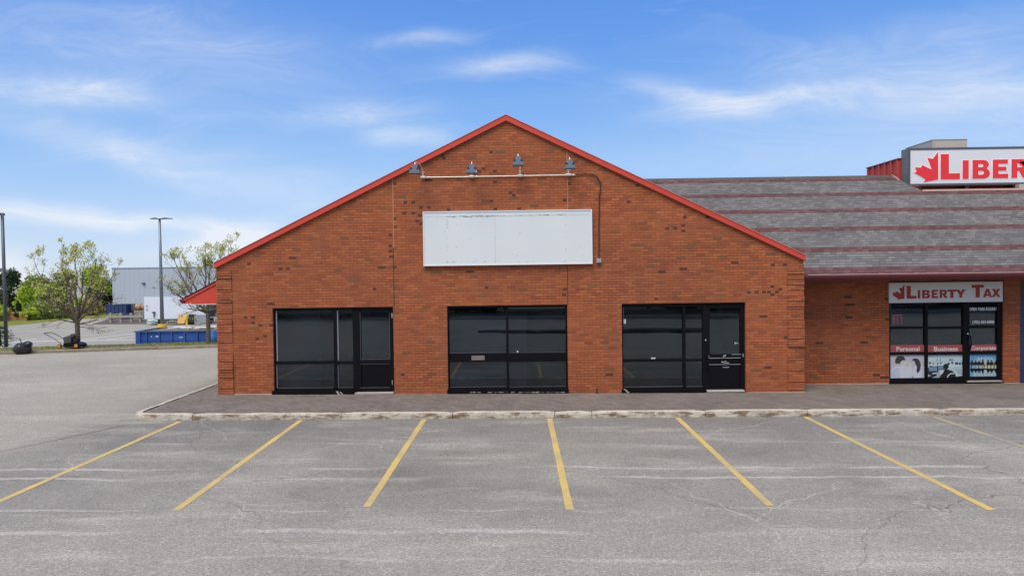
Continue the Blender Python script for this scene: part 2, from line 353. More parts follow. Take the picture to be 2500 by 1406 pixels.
def kerbmat(name, pale, stain, amt):
    m = bpy.data.materials.new(name); m.use_nodes = True; t = NT(m.node_tree); b = m.node_tree.nodes['Principled BSDF']; b.inputs['Roughness'].default_value = .9
    g = t.new('ShaderNodeNewGeometry'); pos = g.outputs['Position']
    c = t.ramp(t.noise(pos, 3.5, 6, .7), [(.25, tuple(v*.62 for v in pale)), (.5, pale), (.75, tuple(v*1.3 for v in pale))])
    mp = t.new('ShaderNodeMapping'); t.set(mp.inputs[0], pos); mp.inputs['Scale'].default_value = (1, 1, 3.5)
    st = t.mapr(t.noise(mp.outputs[0], 2.6, 6, .75, .3), .47, .58)
    nz = t.sep(g.outputs['Normal'])[2]
    st = t.m('MULTIPLY', st, t.mapr(nz, .45, .8, 1, .12))
    c = t.mix(t.m('MULTIPLY', st, amt), c, t.ramp(t.noise(pos, 9, 4), [(.35, tuple(v*.55 for v in stain)), (.7, stain)]))
    c = t.mix(1.0, c, t.ramp(t.noise(pos, 50, 2), [(.3, .82), (.7, 1.15)]), 'MULTIPLY')
    t.l.new(c, b.inputs['Base Color'])
    bp = t.new('ShaderNodeBump'); bp.inputs['Distance'].default_value = .015; bp.inputs['Strength'].default_value = .6
    t.l.new(t.noise(pos, 14, 5, .7), bp.inputs['Height']); t.l.new(bp.outputs[0], b.inputs['Normal']); return m
M['kerb'] = kerbmat('kerb', (.50, .465, .40), (.21, .13, .06), .9)
M['kerb2'] = kerbmat('verge_kerb', (.25, .215, .165), (.17, .13, .08), .6)
def paint(name, col, lo, hi):
    m = bpy.data.materials.new(name); m.use_nodes = True; t = NT(m.node_tree); b = m.node_tree.nodes['Principled BSDF']; b.inputs['Roughness'].default_value = .8
    pos = t.new('ShaderNodeNewGeometry').outputs['Position']
    w = t.m('ADD', t.m('MULTIPLY', t.noise(pos, 55, 3, .8), .55), t.m('MULTIPLY', t.noise(pos, 1.4, 4), .45))
    c = t.mix(t.noise(pos, 5, 4), tuple(v*.85 for v in col), tuple(v*1.12 for v in col))
    c = t.mix(t.mapr(w, lo, hi), c, (.27, .255, .24))
    t.l.new(c, b.inputs['Base Color']); return m
M['yellow'] = paint('yellow_paint', (.60, .435, .125), .44, .72)
M['yellow_faded'] = paint('faded_yellow_paint', (.50, .39, .15), .38, .56)
M['whiteline'] = paint('white_paint_line', (.66, .66, .66), .58, .8)
def shingles():
    m = bpy.data.materials.new('shingles'); m.use_nodes = True; t = NT(m.node_tree); b = m.node_tree.nodes['Principled BSDF']; b.inputs['Roughness'].default_value = .9; b.inputs['Specular IOR Level'].default_value = .2
    uv = t.new('ShaderNodeUVMap').outputs[0]; u, v, _ = t.sep(uv)
    ex = .1493
    r = t.m('DIVIDE', v, ex); row = t.m('FLOOR', r); fy = t.m('FRACT', r)
    jn = t.new('ShaderNodeTexWhiteNoise', noise_dimensions='1D'); t.set(jn.inputs['W'], row)
    uu = t.m('ADD', t.m('ADD', t.m('DIVIDE', u, .17), t.m('MULTIPLY', fy, -.5)), t.m('MULTIPLY', jn.outputs[0], 3.0)); cm = t.m('FLOOR', uu); fx = t.m('FRACT', uu)
    wn = t.new('ShaderNodeTexWhiteNoise', noise_dimensions='2D'); t.set(wn.inputs['Vector'], t.comb(cm, row))
    c = t.ramp(wn.outputs[0], [(0, (.120, .116, .115)), (.3, (.136, .132, .131)), (.62, (.151, .147, .146)), (.86, (.180, .175, .173))])
    # two brown courses in every nine; four at the eave
    nine = t.m('MODULO', row, 9.0)
    isb = t.m('MAXIMUM', t.m('LESS_THAN', nine, 1.5), t.m('LESS_THAN', row, 2.5))
    cb = t.ramp(wn.outputs[0], [(0, (.095, .045, .046)), (.5, (.125, .058, .058)), (1, (.155, .082, .080))])
    c = t.mix(isb, c, cb)
    lines = t.m('MAXIMUM', t.m('MULTIPLY', t.m('LESS_THAN', fx, .045), .5), t.mapr(fy, .0, .34, .9, 0))  # dark foot of each course paints its shadow line; narrow tab joints besides
    c = t.mix(lines, c, (.040, .040, .046))
    pos = t.new('ShaderNodeNewGeometry').outputs['Position']
    c = t.mix(1.0, c, t.ramp(t.noise(pos, 70, 2, .8), [(.3, .78), (.7, 1.2)]), 'MULTIPLY')
    c = t.mix(1.0, c, t.ramp(t.noise(pos, .7, 4), [(.3, .88), (.7, 1.1)]), 'MULTIPLY')
    t.l.new(c, b.inputs['Base Color'])
    bp = t.new('ShaderNodeBump'); bp.inputs['Distance'].default_value = .012; bp.inputs['Strength'].default_value = .6
    t.l.new(t.m('SUBTRACT', 1.0, fy), bp.inputs['Height']); t.l.new(bp.outputs[0], b.inputs['Normal']); return m
M['shingle'] = shingles()
def leafmat(name, stops, scale=1.2, trans=.35):
    m = bpy.data.materials.new(name); m.use_nodes = True; t = NT(m.node_tree); t.n.clear()
    o = t.new('ShaderNodeOutputMaterial'); d = t.new('ShaderNodeBsdfDiffuse'); tr = t.new('ShaderNodeBsdfTranslucent'); mx = t.new('ShaderNodeMixShader'); mx.inputs[0].default_value = trans
    pos = t.new('ShaderNodeNewGeometry').outputs['Position']
    f = t.m('ADD', t.m('MULTIPLY', t.noise(pos, scale, 4, .6), .6), t.m('MULTIPLY', t.noise(pos, scale*9, 2), .4))
    c = t.ramp(f, stops); t.l.new(c, d.inputs[0]); t.l.new(c, tr.inputs[0]); t.l.new(d.outputs[0], mx.inputs[1]); t.l.new(tr.outputs[0], mx.inputs[2]); t.l.new(mx.outputs[0], o.inputs[0]); return m
M['leaf_young'] = leafmat('young_leaves', [(.35, (.34, .44, .09)), (.5, (.55, .56, .18)), (.65, (.66, .58, .26))], 1.5)
M['leaf_bright'] = leafmat('bright_leaves', [(.35, (.22, .34, .04)), (.5, (.40, .52, .07)), (.65, (.55, .60, .13))], .6)
M['leaf_mid'] = leafmat('mid_leaves', [(.35, (.14, .20, .05)), (.5, (.28, .35, .09)), (.65, (.44, .44, .15))], .6)
M['leaf_dark'] = leafmat('dark_leaves', [(.35, (.025, .045, .024)), (.5, (.05, .08, .035)), (.65, (.10, .125, .05))], .6, .2)
M['leaf_brown'] = leafmat('brown_leaves', [(.35, (.20, .15, .06)), (.5, (.30, .24, .09)), (.65, (.30, .30, .10))], .6, .2)
M['grass'] = leafmat('grass', [(.3, (.10, .15, .035)), (.5, (.19, .23, .06)), (.7, (.27, .25, .10))], 1.5, .1)
M['bark'] = bumped(mat('bark', (.105, .085, .065), .9, var=.35, scale=14), 30, .01)
M['pole'] = mat('grey_pole', (.16, .19, .22), .4, .4, .1)
M['pole_dark'] = mat('dark_pole', (.10, .108, .12), .45, .3, .1)
M['safety'] = mat('yellow_concrete', (.72, .42, .035), .7, var=.1)
M['bluepaint'] = mat('blue_paint', (.030, .095, .36), .4, var=.16, scale=2.5, dirt=((.03, .055, .14), 6, .4))
M['bluelight'] = mat('light_blue_plastic', (.06, .24, .66), .4)
M['bluerim'] = mat('faded_blue_rim', (.085, .125, .18), .6, var=.25)
M['tarp'] = mat('pale_boards', (.55, .53, .48), .8, var=.2, scale=8)
M['debris'] = mat('dumpster_fill', (.16, .155, .15), .9, var=.5, scale=3)
M['bag'] = mat('black_plastic', (.022, .022, .026), .28, var=.2)
M['orange'] = mat('orange_plastic', (.62, .22, .035), .5)
M['charcoal'] = mat('charcoal_fabric', (.06, .06, .063), .8, var=.3, scale=20)
M['warehouse'] = mat('pale_blue_cladding', (.37, .43, .51), .6, var=.05, scale=.4)
M['trailerwhite'] = mat('trailer_white', (.60, .66, .76), .45, var=.05, scale=1)
M['placard'] = mat('placard_grey', (.34, .40, .48), .5)
M['rubber'] = mat('rubber', (.012, .012, .012), .8)
M['undercar'] = mat('dark_chassis', (.012, .011, .013), .7)
M['plywood'] = mat('plywood', (.46, .29, .10), .8, var=.2, scale=6)
M['tan'] = mat('tan_card', (.40, .26, .14), .85, var=.35, scale=3)
M['gravel'] = bumped(mat('dark_gravel', (.10, .088, .082), .95, var=.5, scale=5), 8, .05)
M['timber'] = mat('grey_timber', (.30, .28, .24), .85, var=.2)
M['fencebrown'] = mat('brown_fence', (.36, .19, .075), .85, var=.25, scale=4)
M['navydump'] = mat('navy_dumpster', (.018, .035, .12), .5, var=.4, scale=2)
M['palewrap'] = mat('pale_wrap', (.50, .60, .60), .4, var=.25, scale=4)
M['soil'] = mat('soil', (.12, .095, .06), .95, var=.4)
# ------------------------------------------------------------------ setting
def structure(mb, name, m, smooth=False):
    o = mb.build(name, m, None, smooth=smooth); return tag(o, kind='structure')
def grid(xs, ys, fz):
    mb = MB(); n = len(ys)
    mb.v = [(a, b, fz(a, b)) for a in xs for b in ys]
    for i in range(len(xs)-1):
        for j in range(n-1): mb.f.append((i*n+j, (i+1)*n+j, (i+1)*n+j+1, i*n+j+1)); mb.mi.append(0)
    return mb
structure(grid([-900, -200, -90, -60, -40, -25, -12, -6, 0, 6, 12, 25, 60, 200, 900], [-900, -200, -60, -30, -15, -8, -2, 5, 12.5, 20, 30, 40, 52, 63.5, 80, 120, 300, 900], lot), 'parking_lot', M['asphalt'])
# pavement in front of and beside the shops
def kerb_y(x): return -2.275+.0115*(x-1)
sw = MB(); xs = [-8.27, -7.4, -4, 0, 4, 8, 12, 20, 32]
def zs(x): return tilt(x)
for a, b in zip(xs, xs[1:]):
    sw.quad([(a, kerb_y(a)+.1, zs(a)), (b, kerb_y(b)+.1, zs(b)), (b, 1.35, zs(b)), (a, 1.35, zs(a))])
sw.quad([(-8.30, 1.35, zs(-8.3)), (-7.4, 1.35, zs(-7.4)), (-7.4, 14, zs(-7.4)), (-8.30, 14, zs(-8.3))])
structure(sw, 'sidewalk', M['paver'])
# kerb: rounded profile swept along its line, with open joints
def sweep_kerb(path, zf, w, h, name, m, joints, rnd=.03, drop=.25):
    # path points front edge; inner side to the left of travel
    mb = MB(); R = random.Random(4)
    pts = [Vector((p[0], p[1], 0)) for p in path]
    L = [0]
    for a, b in zip(pts, pts[1:]): L.append(L[-1]+(b-a).length)
    def at(s):
        for k in range(len(pts)-1):
            if s <= L[k+1] or k == len(pts)-2:
                f = (s-L[k])/(L[k+1]-L[k]); p = pts[k].lerp(pts[k+1], f); d = (pts[k+1]-pts[k]).normalized()
                # smooth the direction near vertices
                if f > .5 and k+2 < len(pts): d = d.lerp((pts[k+2]-pts[k+1]).normalized(), (f-.5)).normalized()
                elif f < .5 and k > 0: d = d.lerp((pts[k]-pts[k-1]).normalized(), (.5-f)).normalized()
                return p, d
    cuts = [0]+joints(L[-1])+[L[-1]]
    for a, b in zip(cuts, cuts[1:]):
        a2, b2 = a+.006, b-.006; ss = [a2]; n = max(2, int((b2-a2)/.22)); ss = [a2+(b2-a2)*i/n for i in range(n+1)]
        i0 = len(mb.v); prof_n = 7; hj = R.uniform(-.004, .004)
        for s in ss:
            p, d = at(s); nrm = Vector((-d.y, d.x, 0)); zt = zf(p.x, p.y)+hj+R.uniform(-.002, .002); e = R.uniform(-.003, .003)
            end = .012 if s in (ss[0], ss[-1]) else 0
            for off, dz in [(0.0+e, -drop), (.002+e, -.06), (.006+e+end*.3, -rnd-end), (rnd*.45+e+end*.3, -rnd*.3-end), (rnd*1.3, -end), (w, -end), (w, -drop)]:
                q = p+nrm*off; mb.v.append((q.x, q.y, zt+dz))
        for k in range(len(ss)-1):
            for j in range(prof_n-1):
                mb.f.append((i0+k*prof_n+j, i0+(k+1)*prof_n+j, i0+(k+1)*prof_n+j+1, i0+k*prof_n+j+1)); mb.mi.append(0)
        for k in (0, len(ss)-1):
            mb.f.append(tuple(i0+k*prof_n+j for j in range(prof_n))); mb.mi.append(0)
    return structure(mb, name, m)
kp = [(32, kerb_y(32)), (20, kerb_y(20)), (12, kerb_y(12)), (4, kerb_y(4)), (-4, kerb_y(-4)), (-8.05, kerb_y(-8.05)), (-8.30, kerb_y(-8.3)+.06), (-8.43, kerb_y(-8.3)+.24), (-8.46, -1.75), (-8.44, 0), (-8.44, 14)]
kp = kp[::-1]
def kj(L):
    tot = L; out_ = [L0 for L0 in (3, 6, 9, 12, 15.2)]
    # joints measured along the front run, from its left corner
    corner = 14-(-2.2)+.35
    return out_+[corner+d for d in (1.05, 4.25, 6.65, 8.85, 9.65, 12.1, 14.3, 17.2, 19.5, 22.6, 26, 29.5, 33)]
sweep_kerb(kp, lambda x, y: tilt(x)+.004, .13, .13, 'kerb', M['kerb'], kj)
# yellow stall lines
for i, (x0, x1, y0, y1) in enumerate([(-7.285, -7.275, -2.50, -7.75), (-4.715, -4.615, -2.42, -7.95), (-2.075, -2.092, -2.36, -7.83), (.615, .629, -2.32, -7.96), (3.358, 3.317, -2.30, -7.83), (6.10, 6.134, -2.26, -8.01), (8.80, 8.96, -2.3, -7.9)]):
    mb = MB(); w = .054; n = 24; R = random.Random(i)
    for k in range(n):
        f0, f1 = k/n, (k+1)/n
        e = [R.uniform(-.004, .004) for _ in range(4)] if k == 0 else [e2, e3, R.uniform(-.004, .004), R.uniform(-.004, .004)]
        e2, e3 = e[2], e[3]
        xa, xb = x0+(x1-x0)*f0, x0+(x1-x0)*f1; ya, yb = y0+(y1-y0)*f0, y0+(y1-y0)*f1
        mb.quad([(xa-w+e[0], ya, lot(xa, ya)+.004), (xa+w+e[1], ya, lot(xa, ya)+.004), (xb+w+e[3], yb, lot(xb, yb)+.004), (xb-w+e[2], yb, lot(xb, yb)+.004)])
    structure(mb, 'yellow_parking_line', M['yellow_faded'] if i == 6 else M['yellow'])
# white lines on the far lot
for a, b, w in [((30, 834.5), (330, 829.5), .10), ((52, 833), (90, 827), .09), ((97, 826.5), (284, 813.5), .11), ((206, 828), (330, 814), .11), ((262, 829), (330, 821.5), .11)]:
    p, q = Vector(G(*a)), Vector(G(*b)); mb = MB(); n = 10
    d = (q-p); nn = Vector((-d.y, d.x, 0)).normalized()*w
    for k in range(n):
        s0, s1 = p+d*(k/n), p+d*((k+1)/n); z0, z1 = lot(s0.x, s0.y)+.006, lot(s1.x, s1.y)+.006
        mb.quad([(s0.x-nn.x, s0.y-nn.y, z0), (s0.x+nn.x, s0.y+nn.y, z0), (s1.x+nn.x, s1.y+nn.y, z1), (s1.x-nn.x, s1.y-nn.y, z1)])
    structure(mb, 'white_parking_line', M['whiteline'])
# planted verge between the lane and the far lot
def vy(x): return 10.42+.213*(x+21)
VZ = tilt(-20)-.01
sweep_kerb([(-60, vy(-60)), (-40, vy(-40)), (-30, vy(-30)), (-25, vy(-25)), (-19, vy(-19)), (-15, vy(-15)), (-8.3, vy(-8.3))], lambda x, y: VZ, .18, .12, 'verge_kerb', M['kerb2'], lambda L: [L-k*3.1-1 for k in range(12, -1, -1)], .04)
mb = MB()
for a, b in [(-60, -40), (-40, -25), (-25, -19), (-19, -13), (-13, -8.3)]:
    mb.quad([(a, vy(a)+.15, VZ-.012), (b, vy(b)+.15, VZ-.012), (b, vy(b)+1.0, VZ+.01), (a, vy(a)+1.0, VZ+.01)])
    mb.quad([(a, vy(a)+1.0, VZ+.01), (b, vy(b)+1.0, VZ+.01), (b, vy(b)+1.9, VZ-.02), (a, vy(a)+1.9, VZ-.02)])
    mb.quad([(a, vy(a)+1.9, VZ-.02), (b, vy(b)+1.9, VZ-.02), (b, vy(b)+1.95, VZ-.6), (a, vy(a)+1.95, VZ-.6)])
structure(mb, 'grass_verge', mat('verge_soil', (.15, .145, .055), .95, var=.4, scale=5))
R = random.Random(8); mb = MB()
for k in range(5200):
    a = R.uniform(-24, -8.4); f = R.random(); b = vy(a)+.14+f*1.75
    dens = .35+.65*math.exp(-((a+12.5)/4)**2)+.3*math.exp(-((a+21)/2)**2)
    if R.random() > dens: continue
    z0 = VZ-.02+.03*math.sin(math.pi*f); h = R.uniform(.015, .05); an = R.uniform(0, 6.28); w = R.uniform(.012, .03)
    mb.quad([(a-w*math.cos(an), b-w*math.sin(an), z0), (a+w*math.cos(an), b+w*math.sin(an), z0), (a+R.uniform(-.04, .04), b+R.uniform(-.04, .04), z0+h)])
tag(mb.build('grass', M['grass']), 'short patchy green grass growing on the narrow verge', 'grass', kind='stuff')
# bank of grass beyond the far lot, and dark gravel beside it
mb = MB(); prs_ = []
for px, pf, pb in [(-420, 806, 792), (-200, 801, 791), (10, 796.5, 787.5), (60, 792, 785), (150, 782.5, 779.5), (200, 779, 774), (256, 776.5, 766)]:
    p = G(px, pf); q = G(px, pb); prs_.append(((p[0], p[1], p[2]-.01), (p[0]*.8+q[0]*.2, p[1]*.8+q[1]*.2, p[2]+.10), (q[0]-4, q[1]+50, q[2]+.25)))
for p, q in zip(prs_, prs_[1:]):
    for k in (0, 1): mb.quad([p[k], q[k], q[k+1], p[k+1]])
structure(mb, 'grass_bank', M['grass'])
mb = MB(); p = G(252, 791); q = G(362, 791)
mb.quad([(p[0]-1, p[1]-.8, p[2]+.0), (q[0]+1, q[1]-.3, q[2]+.0), (q[0]+1, q[1]+7, q[2]+1.0), (p[0]-1, p[1]+7, p[2]+1.0)])
mb.quad([(p[0]-1, p[1]+7, p[2]+1.0), (q[0]+1, q[1]+7, q[2]+1.0), (q[0]+1, q[1]+24, q[2]+1.2), (p[0]-4, p[1]+24, p[2]+1.2)])
structure(mb, 'gravel_bank', M['gravel'])
# ground behind the camera, seen in the panes: planted island, road kerb, grass strip
mb = MB(); mb.prism([(-2.2, -18.3), (1, -17.95), (9, -17.6), (9.5, -18.1), (9, -18.5), (1, -18.7), (-2, -18.6)], -.4, .0, 'z')
structure(mb, 'planted_island', mat('dark_turf', (.03, .045, .02), .95, var=.4, scale=3))
mb = MB(); mb.box(-120, 120, -60, -28.3, -.3, .03); structure(mb, 'roadside_grass', mat('dark_verge', (.035, .045, .025), .95, var=.5, scale=.8))
mb = MB(); mb.box(-120, 120, -28.3, -28.0, -.3, .04); structure(mb, 'roadside_kerb', M['concrete'])
R = random.Random(77); mb = MB()
for k in range(7000):
    a = R.uniform(-70, 70); b = -31-R.random()*5; h = 5+2.2*math.sin(a*.31)+1.6*math.sin(a*.83+1); c = R.uniform(.1, 1)*h; s = R.uniform(.3, .6)
    d1 = Vector((R.gauss(0, 1), R.gauss(0, 1), R.gauss(0, 1))).normalized()*s; d2 = d1.orthogonal().normalized()*s
    o_ = Vector((a, b, c)); mb.quad([o_-d1, o_+d2, o_+d1, o_-d2])
tag(mb.build('distant_wood', M['leaf_dark']), 'dark belt of trees across the road', 'wood', kind='stuff')

# ------------------------------------------------------------------ gabled brick building
WALLZ = 2.194; XL, XR = -7.53, 7.008
bld = thing('brick_building', (-.275, 0, 0), 'gabled red brick storefront with red rake trim and three dark window bays', 'building')
EL, ER, PK, PX = 3.215, 3.205, 6.735, -.275
SLP = (PK-EL)/(PX-XL)
w = MB()
for a, b in [(XL, -6.152), (-3.143, -1.801), (1.184, 2.529), (5.585, XR)]: w.box(a, b, 0, .3, -.4, WALLZ)
w.prism([(XL, WALLZ), (XR, WALLZ), (XR, ER), (PX, PK), (XL, EL)], 0, .3)
w.box(XL, XL+.28, .3, 13, -.4, EL-.03); w.box(XR-.28, XR, .3, 1.15, -.4, ER-.03)
# half bricks of a darker firing and stained bricks
SEEN = []
def snap(px, py, wide, mi, Y=-.0025):
    X, Z = U(px, py, 0); r = math.floor(Z/.0667); z0, z1 = r*.0667+.0105, (r+1)*.0667-.001
    h = .046 if not wide else wide/2
    if any(abs(X-q[0]) < h+q[2]+.004 and r == q[1] for q in SEEN): return
    SEEN.append((X, r, h))
    w.box(X-h, X+h, Y, .05, z0, z1, mi)
def zz(l, s, ox, oy, wide=None, mi=1):
    for p in l: snap(ox+p[0]/s, oy+p[1]/s, wide, mi)
zz([(800, 377), (405, 405), (415, 425), (740, 510), (705, 530), (832, 530), (832, 618), (1437, 628), (958, 703), (985, 725), (803, 770), (1403, 762), (100, 778), (163, 778), (228, 820), (292, 820), (452, 838), (835, 835), (1028, 833), (165, 865), (90, 885), (217, 885), (195, 930), (10, 930), (230, 950), (12, 975), (10, 628), (12, 1320)], 3.348, 960, 260)
zz([(345, 268), (590, 308), (650, 308), (190, 372), (1448, 55), (1448, 135), (1448, 180), (1453, 218), (1483, 300), (1325, 466), (318, 697), (377, 697), (377, 740), (433, 740), (518, 740), (470, 823), (410, 845), (118, 868), (1545, 1140)], 3.196, 500, 560)
zz([(430, 320), (420, 370), (322, 403), (371, 403), (420, 403), (570, 332), (87, 228), (968, 610), (1040, 610), (140, 130)], 2.5, 1500, 400)
zz([(1632, 78), (1722, 78), (1808, 78), (1900, 78), (1862, 48), (1952, 48), (1902, 15), (1993, 15), (570, 150), (2052, 600)], 4.686, 1480, 700)
zz([(1485, 100), (1495, 40), (600, 0)], 4.687, 1060, 700)
for l, s, ox, oy in [([(873, 375), (290, 605), (260, 608), (350, 1358), (628, 1357), (75, 735), (275, 1340), (660, 1397), (650, 422)], 3.348, 960, 260), ([(1160, 405), (515, 575), (685, 225), (460, 125), (1380, 290), (400, 200)], 3.196, 500, 560), ([(220, 620), (290, 667), (420, 645), (955, 545), (735, 600), (665, 580), (820, 480), (460, 517), (150, 505), (180, 505)], 2.5, 1500, 400), ([(35, 945), (35, 1005), (1850, 938), (1720, 968), (1800, 355)], 4.686, 1480, 700)]:
    for i, p in enumerate(l): snap(ox+p[0]/s, oy+p[1]/s, .19 if i % 3 else .26, 1 if i in (1, 2, 4) else 2)
# movement joints
def strip(px, ya, yb, mi):
    (xa, za), (xb, zb) = U(px, ya, 0), U(px, yb, 0); w.box(xa-.010, xa+.010, -.003, .05, zb, za, mi)
strip(958.5, 437, 605, 3); strip(960, 606, 746, 4); strip(1384, 366, 512, 3); strip(1385.2, 647, 743, 4)
w.build('wall', [M['brick'], M['brick_dark'], M['brick_olive'], M['joint_pale'], M['joint_dark']], bld)
R = random.Random(12)
for a, b, top in [(XL-.012, XL+.375, EL-.05), (XR-.385, XR+.012, ER-.05)]:
    q = MB(); z0 = .01
    while z0 < top-.07:
        n = R.choice([1, 2, 2, 3, 4]); z1 = min(z0+n*.0667, top); pr = R.choice([.010, .022, .034, .045]); q.box(a, b, -pr, .02, z0+.004, z1-.016); z0 = z1
    q.build('quoin', M['brick'], bld)
ft = MB(); ft.box(XL-.02, -6.2, -.012, .1, -.3, zs(-7)+.018); ft.build('footing', M['concrete'], bld); ft = MB(); ft.box(5.62, XR+.02, -.012, .1, -.3, zs(6.5)+.012); ft.build('footing', M['concrete'], bld)
TO = .135
tr = MB(); tr.prism([(XL-.025, EL-.012), (PX, PK), (XR+.035, ER-.015), (XR+.035, ER-.015+TO), (PX, PK+TO), (XL-.025, EL-.012+TO)], -.075, .32); tr.build('rake_trim', M['red'], bld)
tr = MB(); tr.prism([(XL-.03, EL-.012+TO), (PX, PK+TO), (XR+.04, ER-.015+TO), (XR+.04, ER+TO), (PX, PK+TO+.013), (XL-.03, EL+TO)], -.09, .34); tr.build('drip_edge', mat('pink_edge', (.62, .20, .18), .4), bld)
rf = MB(); rf.prism([(XL, EL-.05), (PX, PK-.02), (XR, ER-.05), (XR, ER+.05), (PX, PK+.08), (XL, EL+.05)], .345, 13); rf.build('roof', M['undercar'], bld)
# low canopy along the left side
c0 = [(-7.535, 2.93), (-8.50, 2.445), (-8.50, 2.335), (-7.535, 2.315)]
cp = MB(); cp.prism(c0, .32, 12.5); cn = cp.build('side_canopy', M['red'], bld)
cp = MB(); cp.prism([(-7.535, 2.945), (-8.54, 2.44), (-8.54, 2.465), (-7.535, 2.972)], .29, 12.5); cp.build('canopy_roof', M['undercar'], cn)
cp = MB(); cp.prism([(-7.535, 2.885), (-8.50, 2.395), (-8.50, 2.445), (-7.535, 2.93)], .295, .318); cp.build('barge_board', M['red'], cn)
cp = MB(); cp.prism([(-8.50, 2.432), (-8.63, 2.432), (-8.60, 2.36), (-8.555, 2.325), (-8.50, 2.325)], .285, 12.4); cp.build('gutter', M['gutter_end'], cn)
cp = MB(); cp.box(-8.47, -7.535, .3, 12.4, 2.297, 2.312); cp.build('soffit_trim', M['white'], cn)
# dim shop interior
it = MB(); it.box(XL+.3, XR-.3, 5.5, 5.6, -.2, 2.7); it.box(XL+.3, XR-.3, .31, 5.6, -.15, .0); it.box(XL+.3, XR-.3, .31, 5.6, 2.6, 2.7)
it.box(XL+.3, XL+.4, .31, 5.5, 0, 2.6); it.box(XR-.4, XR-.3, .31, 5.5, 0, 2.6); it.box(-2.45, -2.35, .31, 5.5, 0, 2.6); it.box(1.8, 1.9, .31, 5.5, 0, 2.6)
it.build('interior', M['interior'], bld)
YF = .07                                     # face of the window frames
def bars(parent_mb, rs, y0, y1, mi=0):
    for r in rs: a, b, c, d = UR(r, y0); parent_mb.box(a, b, y0, y1, c, d, mi)
def pane(r, parent, Y, name='pane', m='glass', th=.008):
    a, b, c, d = UR(r, Y); g = MB(); g.box(a-.01, b+.01, Y, Y+th, c-.01, d+.01); return g.build(name, M[m], parent)
def beads(rs, parent, Y):
    for r in rs:
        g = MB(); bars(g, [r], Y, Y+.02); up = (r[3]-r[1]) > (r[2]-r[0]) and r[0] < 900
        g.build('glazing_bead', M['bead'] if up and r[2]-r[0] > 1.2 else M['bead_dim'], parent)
BASEZ = lambda px: zs(U(px, 955, 0)[0])
# bay one
f = MB(); bars(f, [(665, 750, 673, 963), (673, 749, 876, 757.5), (815, 757.5, 823, 953), (862, 757.5, 876, 953), (673, 882, 815, 889), (823, 882, 862, 889), (673, 948, 815, 953), (823, 947, 862, 953)], YF, YF+.12)
win = f.build('window', M['black'], bld)
for r in [(673, 757, 815, 882), (673, 889, 815, 948), (823, 757, 862, 882), (823, 889, 862, 948)]: pane(r, win, YF+.05)
beads([(674.5, 758, 677, 881), (674.5, 890, 677, 948), (823.5, 758, 826, 880), (824, 890, 826, 946), (677, 946.6, 815, 948), (826, 945.6, 862, 947)], win, YF+.03)
g = MB(); a, b, _, d = UR((664, 953, 868, 964), -.03); g.box(a, b, -.04, .2, zs(a)-.05, d); g.build('sill', M['panelblack'], win)
g = MB(); a, b, c, d = UR((820, 955, 836, 963), -.05)
g.prism([(a, d), (a+.05, d+.005), (a+.10, c), (a+.06, c-.005)], -.052, -.042); g.build('torn_trim', M['chrome'], win); g = MB(); g.prism([(a+.09, d-.01), (a+.13, d-.02), (b+.02, c+.01), (a+.15, c)], -.052, -.042); g.build('torn_trim', M['chrome'], win)
f = MB(); bars(f, [(876, 749, 960.5, 757), (876, 757, 881, 961), (952, 757, 961, 961), (881, 757, 952, 763), (881, 877, 952, 888), (881, 946, 952, 958)], YF, YF+.11)
dr = f.build('door', M['black'], bld)
pane((881, 763, 952, 877), dr, YF+.05); pane((881, 888, 952, 946), dr, YF+.04, 'kick_panel', 'panelblack')
beads([(879.5, 762, 880.3, 877), (880, 876.6, 951, 877.6), (951, 763, 951.8, 877), (880, 888, 952, 888.8), (879, 945.5, 952, 946.5)], dr, YF-.002)
for r in [(956, 764, 958, 776), (957, 928, 958.5, 939)]:
    g = MB(); bars(g, [r], YF-.02, YF); g.build('hinge', M['chrome'], dr)
g = MB(); bars(g, [(866, 958.5, 960, 962)], -.06, .2); g.build('threshold', M['concrete'], dr)
# bay two
f = MB(); bars(f, [(1091.5, 746, 1097, 959), (1097, 745, 1381.5, 751), (1381.5, 744, 1387.5, 959), (1236, 751, 1242, 945), (1097, 861, 1236, 883.5), (1242, 861, 1381.5, 883), (1097, 944.5, 1381.5, 950)], YF, YF+.12)
win = f.build('window', M['black'], bld)
for r in [(1097, 751, 1236, 861), (1242, 751, 1381.5, 861), (1097, 883, 1236, 945), (1242, 883, 1381.5, 945)]: pane(r, win, YF+.05)
beads([(1097.5, 860.3, 1236, 861.5), (1242, 750.5, 1380, 752), (1097.5, 943.5, 1237, 944.7), (1243, 943, 1382, 944.2), (1242, 859.8, 1381, 860.6)], win, YF-.003)
g = MB(); a, b, _, d = UR((1092, 948.5, 1388, 960), -.03); g.box(a, b, -.04, .2, zs(a)-.05, d)
R = random.Random(3)
for k in range(40):
    px = 1140+R.random()**.8*230; a, b, c, d = UR((px, 956.8+R.uniform(-.6, .6), px+R.uniform(3, 12), 958.3), -.05); g.box(a, b, -.043, -.035, c, d, 1)
g.build('sill', [M['panelblack'], M['concrete']], win)
g = MB(); bars(g, [(1151, 868, 1183, 879)], YF-.012, YF); ms = g.build('mail_slot', M['mailslot'], win)
g = MB(); bars(g, [(1262, 735+121.5, 1265, 860)], YF+.03, YF+.045); g.build('white_tag', M['white'], win)
